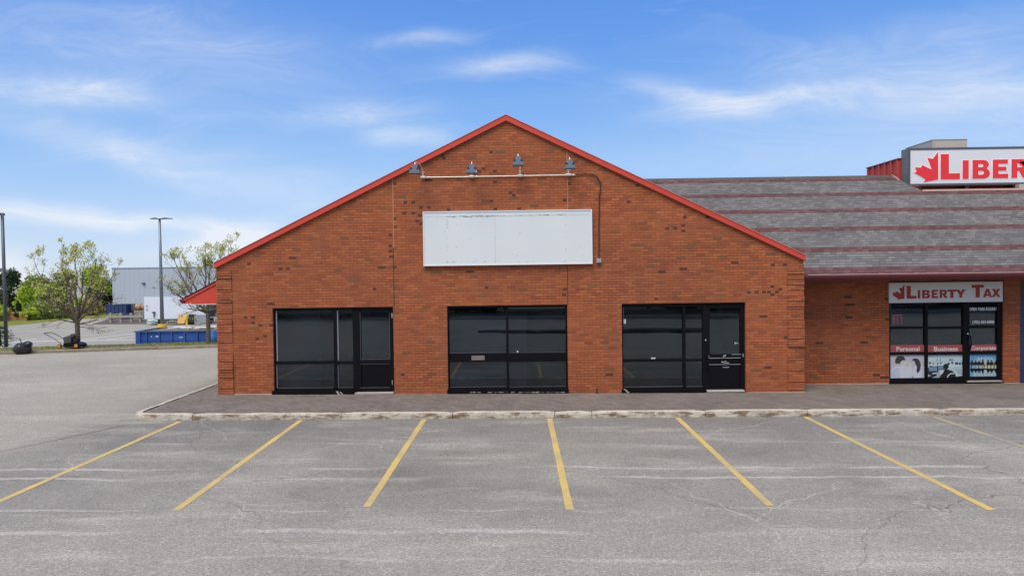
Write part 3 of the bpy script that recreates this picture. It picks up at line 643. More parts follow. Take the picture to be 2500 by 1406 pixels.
# bay three
f = MB(); bars(f, [(1517, 743, 1521.5, 959), (1521.5, 742.5, 1716, 749), (1667.5, 749, 1674, 945), (1716, 742, 1729, 953), (1521.5, 876.5, 1667.5, 883), (1674, 876.5, 1716, 882), (1521.5, 944, 1667.5, 950), (1674, 943.5, 1716, 950)], YF, YF+.12)
win = f.build('window', M['black'], bld)
for r in [(1521.5, 749, 1667.5, 876.5), (1521.5, 883, 1667.5, 944), (1674, 749, 1716, 876.5), (1674, 882, 1716, 943.5)]: pane(r, win, YF+.05)
beads([(1523, 943, 1668, 944.6), (1676, 942.5, 1716, 944), (1521.5, 750, 1522.5, 790)], win, YF-.003)
g = MB(); bars(g, [(1589.5, 872.5, 1600, 876.5)], YF+.035, YF+.045); g.build('sticker', M['sticker'], win)
g = MB(); bars(g, [(1521.8, 779, 1528, 790)], YF+.035, YF+.045); g.build('notice', M['sticker'], win)
g = MB(); a, b, _, d = UR((1518, 948.5, 1723, 959), -.03); g.box(a, b, -.04, .2, zs(a)-.05, d); g.build('sill', M['panelblack'], win)
g = MB(); a, b, c, d = UR((1522, 949, 1537, 959), -.05)
g.prism([(a, d), (a+.04, d), (b, c+.01), (b-.05, c)], -.055, -.042); g.build('torn_trim', M['chrome'], win)
f = MB(); bars(f, [(1729, 742, 1814, 752), (1814, 742, 1820.5, 957), (1729, 752, 1733, 953), (1808, 752, 1814, 953), (1733, 865, 1808, 874), (1733, 946, 1808, 953)], YF, YF+.11)
dr = f.build('door', M['black'], bld)
pane((1733, 752, 1808, 865), dr, YF+.05); pane((1733, 874, 1808, 946), dr, YF+.04, 'kick_panel', 'panelblack')
for r in [(1731, 873.2, 1808, 874.4), (1786, 864.5, 1809, 865.6), (1731, 889, 1808, 890), (1730.5, 867, 1731.3, 873)]:
    g = MB(); bars(g, [r], YF-.012, YF-.004); g.build('trim_strip', M['bead'], dr)
g = MB(); bars(g, [(1813.5, 863, 1815, 871)], YF-.012, YF-.003); g.build('hinge', M['chrome'], dr)
for r, s_ in [((1761, 881.5, 1768, 884), .02), ((1765, 868.5, 1772, 871.5), -.03), ((1766, 884, 1780, 885.6), .01), ((1768, 880.8, 1773, 882.2), 0), ((1793, 835, 1796, 840), 0), ((1795.5, 836, 1802, 838), .01)]:
    g = MB(); a, b, c, d = UR(r, YF); g.prism([(a, d), (b, d-s_), (b, c-s_), (a, c)], YF-.006, YF-.002); g.build('scratch_mark', M['chrome'], dr)
g = MB(); bars(g, [(1765+i*2.6, 894.8, 1766.9+i*2.6, 897.6) for i in range(6)], YF+.030, YF+.036); g.build('faded_lettering', M['bead'], dr)
g = MB(); bars(g, [(1721.5, 828.5, 1724.5, 831.5)], YF-.02, YF); g.build('lock', M['chrome'], dr)
a, b, c, d = UR((1724, 868, 1728, 900), YF); g = MB(); g.tube([(a, YF, d), (a+.02, YF-.06, d-.01), (a+.03, YF-.07, (c+d)/2), (a+.02, YF-.06, c+.01), (a, YF, c)], .014); g.build('handle', M['black'], dr)
g = MB(); bars(g, [(1727, 952.8, 1818, 956.5)], -.05, .2); g.build('threshold', M['steel'], dr)
# pale boards standing inside the middle window
g = MB(); a, b, c, d = UR((1085, 765, 1284.5, 858), .5); g.box(a, b, .5, .53, .0, d); g.build('inner_board', M['interior_pale'], bld)
g = MB(); a, b, c, d = UR((640, 760, 780, 950), .8); g.box(a, b, .9, .93, .0, 2.5); g.build('inner_board', M['interior_pale'], bld); g = MB(); a, b, c, d = UR((876, 764, 956, 880), .6); g.box(a, b, .7, .72, .95, 2.4); g.build('inner_board', M['interior_pale'], bld)
# small vent pipe stub at the wall foot
X, Z = U(1457, 945, -.04); g = MB(); g.tube([(X, -.04, zs(X)+.0), (X, -.045, zs(X)+.13)], .013); tag(g.build('pipe_stub', M['undercar'], None, (X, -.04, zs(X))), 'short dark pipe stub at the brick pier foot between middle and right windows', 'pipe')

# ------------------------------------------------------------------ sign board, lights, conduit
a, b, c, d = UR((1033, 514, 1446, 647), -.09)
sb = thing('sign_board', (a, -.05, c), 'blank white sign board with peeling scratches on the brick gable', 'sign')
g = MB(); BA, BB, BC, BD = a, b, c, d
g = MB(); fw = .024
g.box(a, b, -.10, -.01, d-fw, d); g.box(a, b, -.10, -.01, c, c+fw); g.box(a, a+fw, -.10, -.01, c+fw, d-fw); g.box(b-fw, b, -.10, -.01, c+fw, d-fw); g.build('frame', M['white'], sb)
g = MB(); g.box(BA+.02, BB-.02, -.085, -.012, BC+.02, BD-.02); R = random.Random(5)
def mark(zx, zy, lx, lz, s=3.348, ox=960, oy=260):
    X, Z = U(ox+zx/s, oy+zy/s, -.087); g.box(X-lx/2, X+lx/2, -.0875, -.0845, Z-lz/2, Z+lz/2, 1)
for k in range(95):
    f_ = R.random(); zx = 432+f_*985; zy = 901-f_*16+R.gauss(0, 3); mark(zx, zy, R.uniform(.02, .09), R.uniform(.002, .009))
for k in range(22): mark(450+R.random()*400, 898+R.gauss(0, 4), R.uniform(.03, .12), R.uniform(.003, .01))
for k in range(22): mark(440+R.random()*980, 1268+R.gauss(0, 2), R.uniform(.02, .07), .004)
for zy in [925, 940, 955, 965, 985, 993, 1145, 1258, 1270, 1278]: mark(440+R.uniform(-4, 6), zy, R.uniform(.03, .07), .006)
for zx, zy in [(438, 1080), (518, 1152), (440, 1177), (1411, 883), (1411, 890), (1411, 970), (1411, 1070), (1411, 1168), (1415, 1185), (1411, 1260), (830, 1268), (828, 1078), (1470, 1140), (630, 1082), (980, 1210), (1550, 1215)]: mark(zx, zy, .015, .015)
for k in range(10): mark(300+R.random()*1280, 860+R.random()*400, R.uniform(.01, .05), R.uniform(.003, .012))
X, _ = U(1208.5, 560, -.087); g.box(X-.004, X+.004, -.0873, -.084, c+.05, d-.13, 2); _, Z = U(1240, 527, -.087); g.box(a+.05, b-.05, -.0872, -.084, Z-.003, Z+.003, 2)
g.build('panel', [mat('board_face', (.64, .695, .72), .45, var=.03, scale=1.2), mat('scuff', (.30, .32, .33), .8, var=.5, scale=20), mat('seam', (.46, .50, .52), .8)], sb)

cz = [U(px, py, -.04) for px, py in ((1028, 433.3), (1152, 431.5), (1270, 429.5), (1388, 427.2), (1404, 427))]
con = thing('conduit', (cz[0][0], -.04, cz[0][1]), 'pale metal conduit running level along the gable under four flood lights', 'conduit')
g = MB(); g.tube([(cz[0][0]+.03, -.035, cz[0][1])]+[(X, -.035, Z) for X, Z in cz[1:]], .013); g.build('pipe', M['steel'], con)
for i, px in enumerate((1034, 1152, 1270, 1388)):
    X, Z = U(px, [433.2, 431.5, 429.5, 427.2][i], -.04); g = MB()
    g.tube([(X-.075, -.045, Z), (X-.05, -.045, Z), (X+.05, -.045, Z), (X+.075, -.045, Z)], [.02, .036, .036, .02], 10)
    g.tube([(X+.10, -.035, Z), (X+.13, -.035, Z)], .024); g.build('conduit_box', M['steel'], con)
def flood(px, py, bpx, bpy, label, hx, first=[None]):
    bx, bz = U(bpx, bpy, -.04); hxx, hz = U(px, py, -.46)
    T = thing('flood_light', (bx, -.04, bz), label, 'flood light', 'flood lights above the blank sign board')
    dx, dz = hxx, hz
    g = MB(); h2 = .105
    # housing: stepped trapezoid, wide at the lip, with dark blocks for the shaded side notches
    g.prism([(dx-.125, dz-.10), (dx+.125, dz-.10), (dx+.115, dz-.02), (dx-.115, dz-.02)], -.56, -.37)
    g.prism([(dx-.065, dz-.02), (dx+.065, dz-.02), (dx+.07, dz+.035), (dx-.07, dz+.035)], -.55, -.38)
    g.prism([(dx-.07, dz+.035), (dx+.07, dz+.035), (dx+.055, dz+.10), (dx-.055, dz+.10)], -.53, -.39)
    hs = g.build('housing', M['fixture'], T)
    for s in (-1, 1):
        g = MB(); g.prism([(dx+s*.05, dz-.018), (dx+s*.112, dz-.022), (dx+s*.118, dz+.012), (dx+s*.088, dz+.034), (dx+s*.06, dz+.014)], -.568, -.40); g.build('notch_shade', M['navy'], hs)  # solid dark block puts the notch's shade into the colour
    g = MB(); g.box(dx-.135, dx+.135, -.575, -.36, dz-.118, dz-.10); g.build('lens_rim', M['bluerim'], hs)
    g = MB(); zt = dz+.155
    g.tube([(bx, -.04, bz+.03), (bx, -.06, bz+.12), (bx, -.09, max(bz+.16, dz-.05)), (bx*.7+dx*.3, -.2, zt-.02), (dx*.8+bx*.2, -.36, zt+.02), (dx, -.44, zt), (dx, -.46, dz+.09)], .013); g.build('arm', M['steel'], T)
    g = MB(); g.box(bx-.045, bx+.045, -.075, -.045, bz+.105, bz+.118); g.tube([(bx, -.04, bz+.02), (bx, -.055, bz+.11)], .018); g.build('bracket', M['steel'], T)
    return T
flood(1013, 413, 1033, 432, 'grey flood light at the left end of the conduit, overlapping the red trim', 0)
flood(1152, 412, 1152, 431, 'grey flood light with a white chip on its corner, second from left on the conduit', 0)
flood(1265, 393, 1270, 430, 'grey flood light raised highest above the conduit on a longer stem', 0)
flood(1391, 401, 1388, 427, 'grey flood light over the pale brick joint at the right conduit end', 0)
X, Z = U(1163, 420, -.56); g = MB(); g.box(X-.012, X+.012, -.585, -.577, Z-.012, Z+.012)
for o in list(bpy.data.objects):
    if o.name == 'flood_light.001': g.build('paint_chip', M['white'], o)
pts = [U(px, py, -.03) for px, py in [(1403, 427), (1425, 424.5), (1445, 425.5), (1458, 432), (1465.5, 445), (1466, 460), (1463.5, 480), (1463, 520), (1462, 560), (1462.5, 600), (1462, 632)]]
g = MB(); g.tube([(X, -.03, Z) for X, Z in pts], .0125, 8); tag(g.build('power_cable', M['cable'], None, (pts[-1][0], -.03, pts[-1][1])), 'black cable looping from the conduit down the brick to a junction box', 'cable')
X, Z = U(1462, 636, -.05); g = MB(); g.box(X-.055, X+.055, -.085, -.001, Z-.055, Z+.05); jb = g.build('junction_box', mat('grey_box', (.36, .40, .42), .5), None, (X, -.04, Z)); tag(jb, 'small grey junction box beside the lower right sign board corner', 'junction box')
g = MB(); g.box(X-.045, X+.045, -.09, -.0855, Z-.045, Z+.04); g.build('lid', M['bead'], jb)
# ------------------------------------------------------------------ shop wing on the right
WY = 1.15; RM = .515; RY0, RZ0 = .16, 2.855          # roof eave line
def roofz(y): return RZ0+RM*(y-RY0)
RIDGE = 6.45; XE = 24
wing = thing('shop_wing', (12, WY, 0), 'long low brick shop wing with grey shingle roof and maroon bands', 'building')
TOPZ = 2.72
sx0, sx1, _, sz1 = UR((2171, 690, 2449.5, 935), WY); bx0 = UR((2490.5, 700, 2494, 900), WY)[0]
g = MB(); g.box(6.9, sx0, WY, WY+.3, -.4, TOPZ); g.box(sx1, bx0, WY, WY+.3, -.4, TOPZ); g.box(sx0, sx1, WY+.02, WY+.3, 2.60, TOPZ)
g.box(bx0+2.6, XE, WY, WY+.3, -.4, TOPZ); g.box(bx0, bx0+2.6, WY+.02, WY+.3, 2.6, TOPZ); g.box(XE-.3, XE, WY+.3, 12, -.4, TOPZ)
R = random.Random(21)
for px, py, wd in [(2075, 745, .26), (2070, 725, .2), (2000, 838, .2), (2160, 920, .26), (2110, 838, .2), (2072, 773, .2), (2165, 733, .1), (2166, 782, .1), (2140, 917, .2)]:
    X, Z = U(px, py, WY); r = math.floor(Z/.0667); g.box(X-wd/2, X+wd/2, WY-.0025, WY+.05, r*.0667+.0105, (r+1)*.0667-.001, 1)
g.build('wall', [M['brick'], M['brick_dark']], wing)
g = MB(); g.box(6.95, sx0-.02, WY-.012, WY+.1, -.3, zs(9)+.018); g.build('footing', M['concrete'], wing); g = MB(); g.box(sx1+.04, bx0, WY-.012, WY+.1, -.3, zs(13)+.015); g.build('footing', M['concrete'], wing)
g = MB(); g.box(5.8, XE, .2, WY+.05, 2.69, 2.718); g.build('soffit', M['soffit'], wing)
g = MB(); g.box(5.8, XE, .165, .198, 2.685, 2.85); g.build('fascia', M['maroon'], wing)
g = MB(); g.prism([(.16, 2.84), (.055, 2.84), (.05, 2.80), (.075, 2.75), (.10, 2.715), (.16, 2.705)], 6.4, XE, 'x'); gu = g.build('gutter', M['maroon'], wing)
g = MB(); g.box(7.15, XE, .045, .062, 2.841, 2.853)
for k in range(40): xx = 7.55+k*.455; g.box(xx-.012, xx+.012, .038, .07, 2.853, 2.862)
g.build('lip_highlight', M['lip'], gu)  # bright strip paints the highlight along the gutter's front edge
# shingled slope with UVs in metres; a pocket is cut out for the roof sign
PX0, PX1, PY = U(2253, 470, 5.15)[0], 20.5, 5.15
sl = math.sqrt(1+RM*RM)
g = MB(); uv = []
def slope(x0, x1, y0, y1):
    g.quad([(x0, y0, roofz(y0)), (x1, y0, roofz(y0)), (x1, y1, roofz(y1)), (x0, y1, roofz(y1))])
    uv.extend([(x0, (y0-.08)*sl), (x1, (y0-.08)*sl), (x1, (y1-.08)*sl), (x0, (y1-.08)*sl)])
slope(-.5, PX0, .08, RIDGE); slope(PX0, PX1, .08, PY); slope(PX1, XE+.3, .08, RIDGE)
n0 = len(g.f)
for a, b in ((-.5, PX0), (PX1, XE+.3)):
    g.quad([(a, RIDGE, roofz(RIDGE)), (b, RIDGE, roofz(RIDGE)), (b, 13, 2.9), (a, 13, 2.9)]); uv.extend([(a, 0), (b, 0), (b, 8), (a, 8)])
g.quad([(PX0, 8.6, roofz(RIDGE)-1.0), (PX1, 8.6, roofz(RIDGE)-1.0), (PX1, 13, 2.9), (PX0, 13, 2.9)]); uv.extend([(PX0, 0), (PX1, 0), (PX1, 4), (PX0, 4)])
ro = g.build('roof', M['shingle'], wing)
me = ro.data; lay = me.uv_layers.new(name='UVMap')
for l in me.loops: lay.data[l.index].uv = uv[l.vertex_index]
g = MB(); g.box(-.5, PX0-.02, RIDGE-.07, RIDGE+.07, roofz(RIDGE)-.03, roofz(RIDGE)+.025); g.build('ridge_cap', mat('ridge_shingle', (.14, .145, .16), .9, var=.3, scale=20), ro)
# pocket floor and lining
PZ = roofz(PY)-.10
g = MB(); g.box(PX0, PX1, PY+.02, 8.6, PZ-.06, PZ); g.prism([(PY, PZ), (PY, roofz(PY)), (RIDGE, roofz(RIDGE)), (RIDGE, PZ)], PX0-.03, PX0, 'x'); g.box(PX0, PX1, PY-.0, PY+.02, PZ-.06, roofz(PY)-.004)
g.build('sign_pocket', M['red_dark'], wing)
g = MB(); g.box(PX0-.02, PX1, PY-.045, PY+.02, roofz(PY)-.005, roofz(PY)+.05); g.build('flashing', mat('pink_flashing', (.60, .42, .36), .5), wing)
# red ribbed housing behind the sign
DX = U(2185, 430, 6.4)[0]; SY = 5.70
X0s, X1s = U(2218.5, 408, SY)[0], 0
_, zt_ = U(2218.5, 364.5, SY); _, zb_ = U(2218.5, 452.5, SY)
g = MB(); DZ = U(2200, 386, 6.1)[1]
g.box(DX, 20.3, 6.15, 8.2, PZ, DZ-.03)
hd = g.build('ribbed_housing', mat('housing_red', (.40, .060, .045), .5, var=.12, scale=2), wing)
g = MB()
for k in range(6):
    yy_ = 6.2+k*.39; g.box(DX-.045, DX-.001, yy_-.035, yy_+.035, PZ+.3, DZ-.032)
g.build('rib', M['red'], hd)
g = MB(); g.box(DX-.05, 20.32, 6.12, 8.25, DZ-.028, DZ); g.build('cap', M['red_dark'], hd)
g = MB(); g.prism([(6.05, roofz(6.05)), (6.05, roofz(6.05)+.05), (RIDGE, roofz(RIDGE)+.05), (RIDGE, roofz(RIDGE))], DX-.075, DX-.047, 'x'); g.build('side_flashing', M['lip'], hd)
# ---- storefront under the sign
WF = WY+.05
f = MB(); bars(f, [(2171, 738, 2174, 936), (2174, 737, 2352, 740.5), (2258.5, 740, 2265.5, 925), (2174, 797, 2258.5, 803), (2265.5, 797, 2352, 803), (2174, 859.5, 2258.5, 866), (2265.5, 859, 2352, 866), (2352, 737, 2362, 928), (2174, 922.5, 2352, 926)], WF, WF+.11)
win = f.build('window', M['black'], wing)
for r in [(2174, 740, 2258.5, 797), (2265.5, 740, 2352, 797), (2174, 803, 2258.5, 859.5), (2265.5, 803, 2352, 859.5), (2174, 866, 2258.5, 922.5), (2265.5, 866, 2352, 922.5)]: pane(r, win, WF+.05)
beads([(2174.5, 741, 2175.6, 797), (2174.5, 803, 2175.6, 842), (2266, 802.2, 2352, 803.4)], win, WF+.02)
g = MB(); a, b, _, d = UR((2171, 925, 2361, 936.5), WF-.03); g.box(a, b, WF-.05, WF+.15, zs(a)-.05, d); g.build('sill', M['panelblack'], win)
f = MB(); bars(f, [(2362, 736, 2444, 741), (2362, 741, 2367, 931), (2435, 741, 2449.5, 931), (2367, 794.5, 2435, 801), (2367, 857, 2435, 864.5), (2367, 919, 2435, 931)], WF, WF+.10)
dr = f.build('door', M['black'], wing)
for r in [(2367, 741, 2435, 794.5), (2367, 801, 2435, 857), (2367, 864.5, 2435, 919)]: pane(r, dr, WF+.05)
a, b, c, d = UR((2364, 820, 2367, 852), WF); g = MB(); g.tube([(a, WF, d), (a+.02, WF-.06, d-.01), (a+.035, WF-.07, (c+d)/2), (a+.02, WF-.06, c+.01), (a, WF, c)], .02); g.build('handle', M['panelblack'], dr)
g = MB(); bars(g, [(2361.5, 813, 2364.5, 816)], WF-.02, WF); g.build('lock', M['chrome'], dr)
g = MB(); bars(g, [(2362, 929.5, 2447, 932)], WF-.08, WF+.2); g.build('threshold', M['concrete'], dr)
it = MB(); it.box(7.2, 16, 4.5, 4.6, -.3, 2.7); it.box(7.2, 16, WY+.31, 4.6, -.25, -.06); it.box(7.2, 16, WY+.31, 4.6, 2.62, 2.68); it.box(9.4, 9.5, WY+.31, 4.5, -.1, 2.6); it.box(12.85, 12.95, WY+.31, 4.5, -.1, 2.6)
it.build('interior', M['interior'], wing)
# neighbour's navy front, mostly past the edge of the picture
g = MB(); g.box(bx0+.01, bx0+2.59, WY+.03, WY+.12, -.15, 2.07); nb = g.build('navy_panel', M['navy'], wing)
g = MB(); g.box(bx0+.01, bx0+2.59, WY+.02, WY+.14, 2.075, 2.595); g.build('name_board', mat('dark_board', (.05, .035, .032), .6), wing)

# ---- lettering
GL = {  # polygons in cap-height units: width, outlines (first is the outside, others are holes)
 'L': (.76, [[(0, 0), (.76, 0), (.76, .235), (.325, .235), (.325, 1), (0, 1)]]),
 'I': (.33, [[(0, 0), (.33, 0), (.33, 1), (0, 1)]]),
 'E': (.84, [[(0, 0), (.84, 0), (.84, .235), (.31, .235), (.31, .40), (.74, .40), (.74, .615), (.31, .615), (.31, .775), (.82, .775), (.82, 1), (0, 1)]]),
 'T': (.94, [[(.305, 0), (.635, 0), (.635, .76), (.94, .76), (.94, 1), (0, 1), (0, .76), (.305, .76)]]),
 'Y': (1.08, [[(.385, 0), (.705, 0), (.705, .40), (1.08, 1), (.73, 1), (.545, .66), (.36, 1), (0, 1), (.385, .40)]]),
 'A': (1.10, [[(0, 0), (.33, 0), (.38, .165), (.72, .165), (.77, 0), (1.10, 0), (.72, 1), (.38, 1)], [(.455, .38), (.55, .70), (.645, .38)]]),
 'X': (1.10, [[(0, 0), (.37, 0), (.55, .31), (.73, 0), (1.10, 0), (.745, .515), (1.07, 1), (.71, 1), (.555, .72), (.40, 1), (.03, 1), (.36, .515)]]),
}
def arc(cx, cy, rx, ry, a0, a1, n=8): return [(cx+rx*math.cos(rad(a0+(a1-a0)*i/n)), cy+ry*math.sin(rad(a0+(a1-a0)*i/n))) for i in range(n+1)]
GL['B'] = (.92, [[(0, 0), (.58, 0)]+arc(.60, .285, .33, .285, -90, 60)+[(.74, .535)]+arc(.56, .755, .31, .245, -20, 90)+[(0, 1)], [(.31, .21), (.31, .42)]+arc(.50, .315, .11, .105, 90, -90), [(.31, .61), (.31, .79)]+arc(.48, .70, .10, .09, 90, -90)])
GL['R'] = (.98, [[(0, 0), (.31, 0), (.31, .37), (.40, .37), (.61, 0), (.98, 0), (.74, .40)]+arc(.58, .70, .33, .30, -50, 90)+[(0, 1)], [(.31, .57), (.31, .78)]+arc(.50, .675, .11, .105, 90, -90)])
LEAF = [(1247, 300), (1250, 700), (1043, 735), (1062, 692), (900, 598), (937, 580), (910, 520), (1000, 523), (1018, 488), (1155, 555), (1092, 385), (1170, 400)]
def flatshape(name, polys, Y, th, m, parent, offset=0.0):
    cu = bpy.data.curves.new(name, 'CURVE'); cu.dimensions = '2D'; cu.fill_mode = 'BOTH'; cu.extrude = th/2; cu.offset = offset
    for p in polys:
        sp = cu.splines.new('POLY'); sp.points.add(len(p)-1); sp.use_cyclic_u = True
        for q, (a, b) in zip(sp.points, p): q.co = (a, b, 0, 1)
    return curve_mesh(cu, name, Y, m, parent)
def curve_mesh(cu, name, Y, m, parent, fit=None):
    tmp = bpy.data.objects.new('tmp', cu); COL.objects.link(tmp); dg = bpy.context.evaluated_depsgraph_get(); dg.update()
    me = bpy.data.meshes.new_from_object(tmp.evaluated_get(dg)); bpy.data.objects.remove(tmp); bpy.data.curves.remove(cu)
    n = len(me.vertices); co = np.empty(n*3); me.vertices.foreach_get('co', co); co = co.reshape(-1, 3)
    if fit:
        x0, x1, z0, z1 = fit; mn, mx = co.min(0), co.max(0)
        co[:, 0] = x0+(co[:, 0]-mn[0])/(mx[0]-mn[0])*(x1-x0); co[:, 1] = z0+(co[:, 1]-mn[1])/(mx[1]-mn[1])*(z1-z0)
    o = ORG[parent.name]; v = np.stack([co[:, 0]-o[0], Y-co[:, 2]-o[1], co[:, 1]-o[2]], 1)
    me.vertices.foreach_set('co', v.ravel()); me.materials.clear(); me.materials.append(m); me.update(); me.name = name
    ob = bpy.data.objects.new(name, me); COL.objects.link(ob); ob.parent = parent; ORG[ob.name] = o; return ob
def word(body, fit, Y, m, parent, bold=.02, name='lettering', th=.002, sp=1.0):
    cu = bpy.data.curves.new(name, 'FONT'); cu.body = body; cu.size = 1; cu.offset = bold; cu.extrude = .001; cu.space_character = sp
    ob = curve_mesh(cu, name, Y, m, parent, fit); return ob
def letters(spec, Y, th, m, parent, pX, pZ, offset=0.0, name='letter'):
    for ch, x0, x1, z0, z1 in spec:
        wd, ps = GL[ch]; xa, xb = pX(x0), pX(x1); za, zb = pZ(z0), pZ(z1)
        flatshape(name, [[(xa+p[0]/wd*(xb-xa), za+p[1]*(zb-za)) for p in q] for q in ps], Y, th, m, parent, offset)
LET = [('L', 410, 517, 387, 250), ('I', 530, 557, 386, 296), ('B', 577, 662, 385, 296), ('E', 680, 746, 385, 295), ('R', 765, 850, 384, 295), ('T', 848, 945, 384, 295), ('Y', 940, 1042, 383, 294), ('T', 1108, 1238, 382, 247), ('A', 1230, 1328, 382, 292), ('X', 1322, 1418, 381, 292)]
# fascia sign above the storefront
a, b, c, d = UR((2171, 689, 2448, 738), WY-.06)
fs = thing('shop_sign', ((a+b)/2, WY-.03, c), 'white fascia sign reading Liberty Tax under the eave above the glass storefront', 'sign')
g = MB(); g.box(a, b, WY-.06, WY+.019, c, d); g.build('board', M['boardwhite'], fs)
Yl = WY-.0615
fx = lambda zx: U(2120+zx/4.395, 715, Yl)[0]
fz = lambda zy: U(2310, 640+zy/4.395, Yl)[1]
letters(LET, Yl, .004, M['boardred'], fs, fx, fz)
flatshape('maple_leaf', [[(fx(255+(p[0]-900)/350*133), fz(235+(p[1]-300)/435*163)) for p in LEAF]], Yl, .004, M['boardred'], fs)
# roof sign
sxa = X0s; k8 = lambda zx: U(2080+zx/5.952, 408, SY)[0]
SXE = k8(1285+(1418-410)*2.62)+.35
rs = thing('roof_sign', (sxa, SY, zb_), 'big white roof box sign with red maple leaf and bold red letters', 'sign')
g = MB(); g.box(sxa-.02, SXE+.02, SY+.01, SY+.40, zb_-.03, zt_+.03); g.build('cabinet', M['cab'], rs)
g = MB(); g.box(sxa+.045, SXE-.045, SY-.006, SY+.008, zb_+.04, zt_-.035); g.build('face', M['signface'], rs)
g = MB(); e = .045
g.box(sxa-.021, SXE+.021, SY-.02, SY+.009, zt_-.035, zt_+.031); g.box(sxa-.021, SXE+.021, SY-.02, SY+.009, zb_-.031, zb_+.04); g.box(sxa-.021, sxa+e, SY-.02, SY+.009, zb_+.04, zt_-.035); g.box(SXE-e, SXE+.021, SY-.02, SY+.009, zb_+.04, zt_-.035); g.build('rim', M['pole_dark'], rs)
kz = lambda zy: U(2360, 320+zy/5.952, SY)[1]
def to8(s): return [(ch, 1285+(x0-410)*2.62, 1285+(x1-410)*2.62, 700+(z0-386)*2.66, 700+(z1-386)*2.66) for ch, x0, x1, z0, z1 in s]
L8 = to8(LET)
L8[:5] = [('L', 1285, 1565, 700, 333), ('I', 1605, 1692, 698, 428), ('B', 1748, 1998, 696, 426), ('E', 2042, 2266, 695, 424), ('R', 2314, 2580, 694, 422)]
letters(L8, SY-.009, .006, M['signpink'], rs, k8, kz, .022, 'letter_outline'); letters(L8, SY-.014, .008, M['signred'], rs, k8, kz)
lf = [(k8(p[0]), kz(p[1])) for p in LEAF]
flatshape('leaf_outline', [lf], SY-.009, .006, M['signpink'], rs, .018); flatshape('maple_leaf', [lf], SY-.014, .008, M['signred'], rs)
g = MB()
for xx in np.arange(PX0+.25, SXE-.3, 1.55):
    g = MB(); g.box(xx-.06, xx+.06, SY+.05, SY+.35, PZ+.002, zb_-.032); g.build('support_post', M['red_dark'], rs)
g = MB(); xb_ = PX0
g.tube([(xb_-.28, SY+.02, zb_-.045), (xb_+.02, PY+.25, roofz(PY+.25)+.05)], .035, 6); g.build('bracket', M['red_dark'], rs)
g = MB(); xg = U(2483, 460, SY-.2)[0]; g.box(xg, xg+.6, SY-.3, SY-.12, PZ+.005, zb_-.05); g.build('ballast_box', M['beige'], rs)
# air unit on the flat roof behind
(xa, za), (xb, zb) = U(2277, 341, 9.0), U(2361, 372, 9.0)
ac = thing('rooftop_unit', ((xa+xb)/2, 9.8, za-1.6), 'plain beige metal rooftop unit standing behind the roof sign', 'air unit')
g = MB(); g.box(xa, xb, 9.0, 10.75, za-1.6, za-.02); g.build('casing', M['beige'], ac)
g = MB(); g.box(xa-.015, xb+.015, 8.985, 10.765, za-.02, za); g.box(xa+.06, xa+.08, 8.99, 9.0, za-1.5, za-.02); g.build('lid', mat('beige_lid', (.38, .37, .34), .5), ac)

# ---- window graphics
red_band = mat('red_band', (.36, .085, .085), .4, var=.08); wl = mat('white_vinyl', (.85, .84, .86), .5, var=.04); ghost = mat('pale_vinyl', (.70, .60, .60), .5)
YG = WF+.043
def decal(polys, m, Y, parent, name): return flatshape(name, polys, Y, .002, m, parent)
def R4(x0, y0, x1, y1, Y): a, b, c, d = UR((x0, y0, x1, y1), Y); return [(a, c), (b, c), (b, d), (a, d)]
for par, r, txt, tr_ in [(win, (2174, 842, 2258.5, 859.5), 'Personal', (2188.5, 845.5, 2245, 860)), (win, (2265.5, 842, 2352, 859.5), 'Business', (2280, 846, 2338.5, 857)), (dr, (2368, 841, 2436, 856), 'Corporate', (2369.5, 845, 2434, 857.5))]:
    bd = decal([R4(*r, YG)], red_band, YG, par, 'service_band')
    fit = UR(tr_ if txt != 'Corporate' else (2371, 844.5, 2433, 857), YG-.002)
    if txt == 'Personal': fit = UR((2188.5, 846, 2245, 857), YG-.002)
    word(txt, fit, YG-.0025, ghost, par, .022, 'band_lettering')
word('OPEN YEAR ROUND', UR((2366.5, 750.5, 2433, 758), YG), YG-.001, wl, dr, .015, 'opening_lettering')
word('(705) 855-8888', UR((2374, 782.5, 2427, 791.2), YG), YG-.001, wl, dr, .015, 'phone_lettering')
def px7(pts): return [U(2120+p[0]/4.395, 640+p[1]/4.395, YG) for p in pts]
def poster(par, layers, name='poster'):
    mats = []; g = MB()
    for i, (m_, pl) in enumerate(layers):
        if m_ not in mats: mats.append(m_)
        for p in pl:
            q = px7(p)
            g.prism(q, YG-.0012*i-.001, YG-.0012*i, 'y', mats.index(m_))
    return g.build(name, mats, par)
def rc(x0, y0, x1, y1): return [(x0, y0), (x1, y0), (x1, y1), (x0, y1)]
def el(cx, cy, rx, ry, n=14): return [(cx+rx*math.cos(6.2832*i/n), cy+ry*math.sin(6.2832*i/n)) for i in range(n)]
pm = lambda n, c: mat('print_'+n, c, .4, var=.05)
pw, pw2, pp, hair, hair2, skin, gold = pm('white', (.56, .59, .66)), pm('pale_blue', (.44, .52, .62)), pm('lilac', (.47, .47, .54)), pm('hair', (.045, .042, .042)), pm('dark_hair', (.06, .055, .055)), pm('skin', (.56, .52, .52)), pm('cream', (.52, .53, .47))
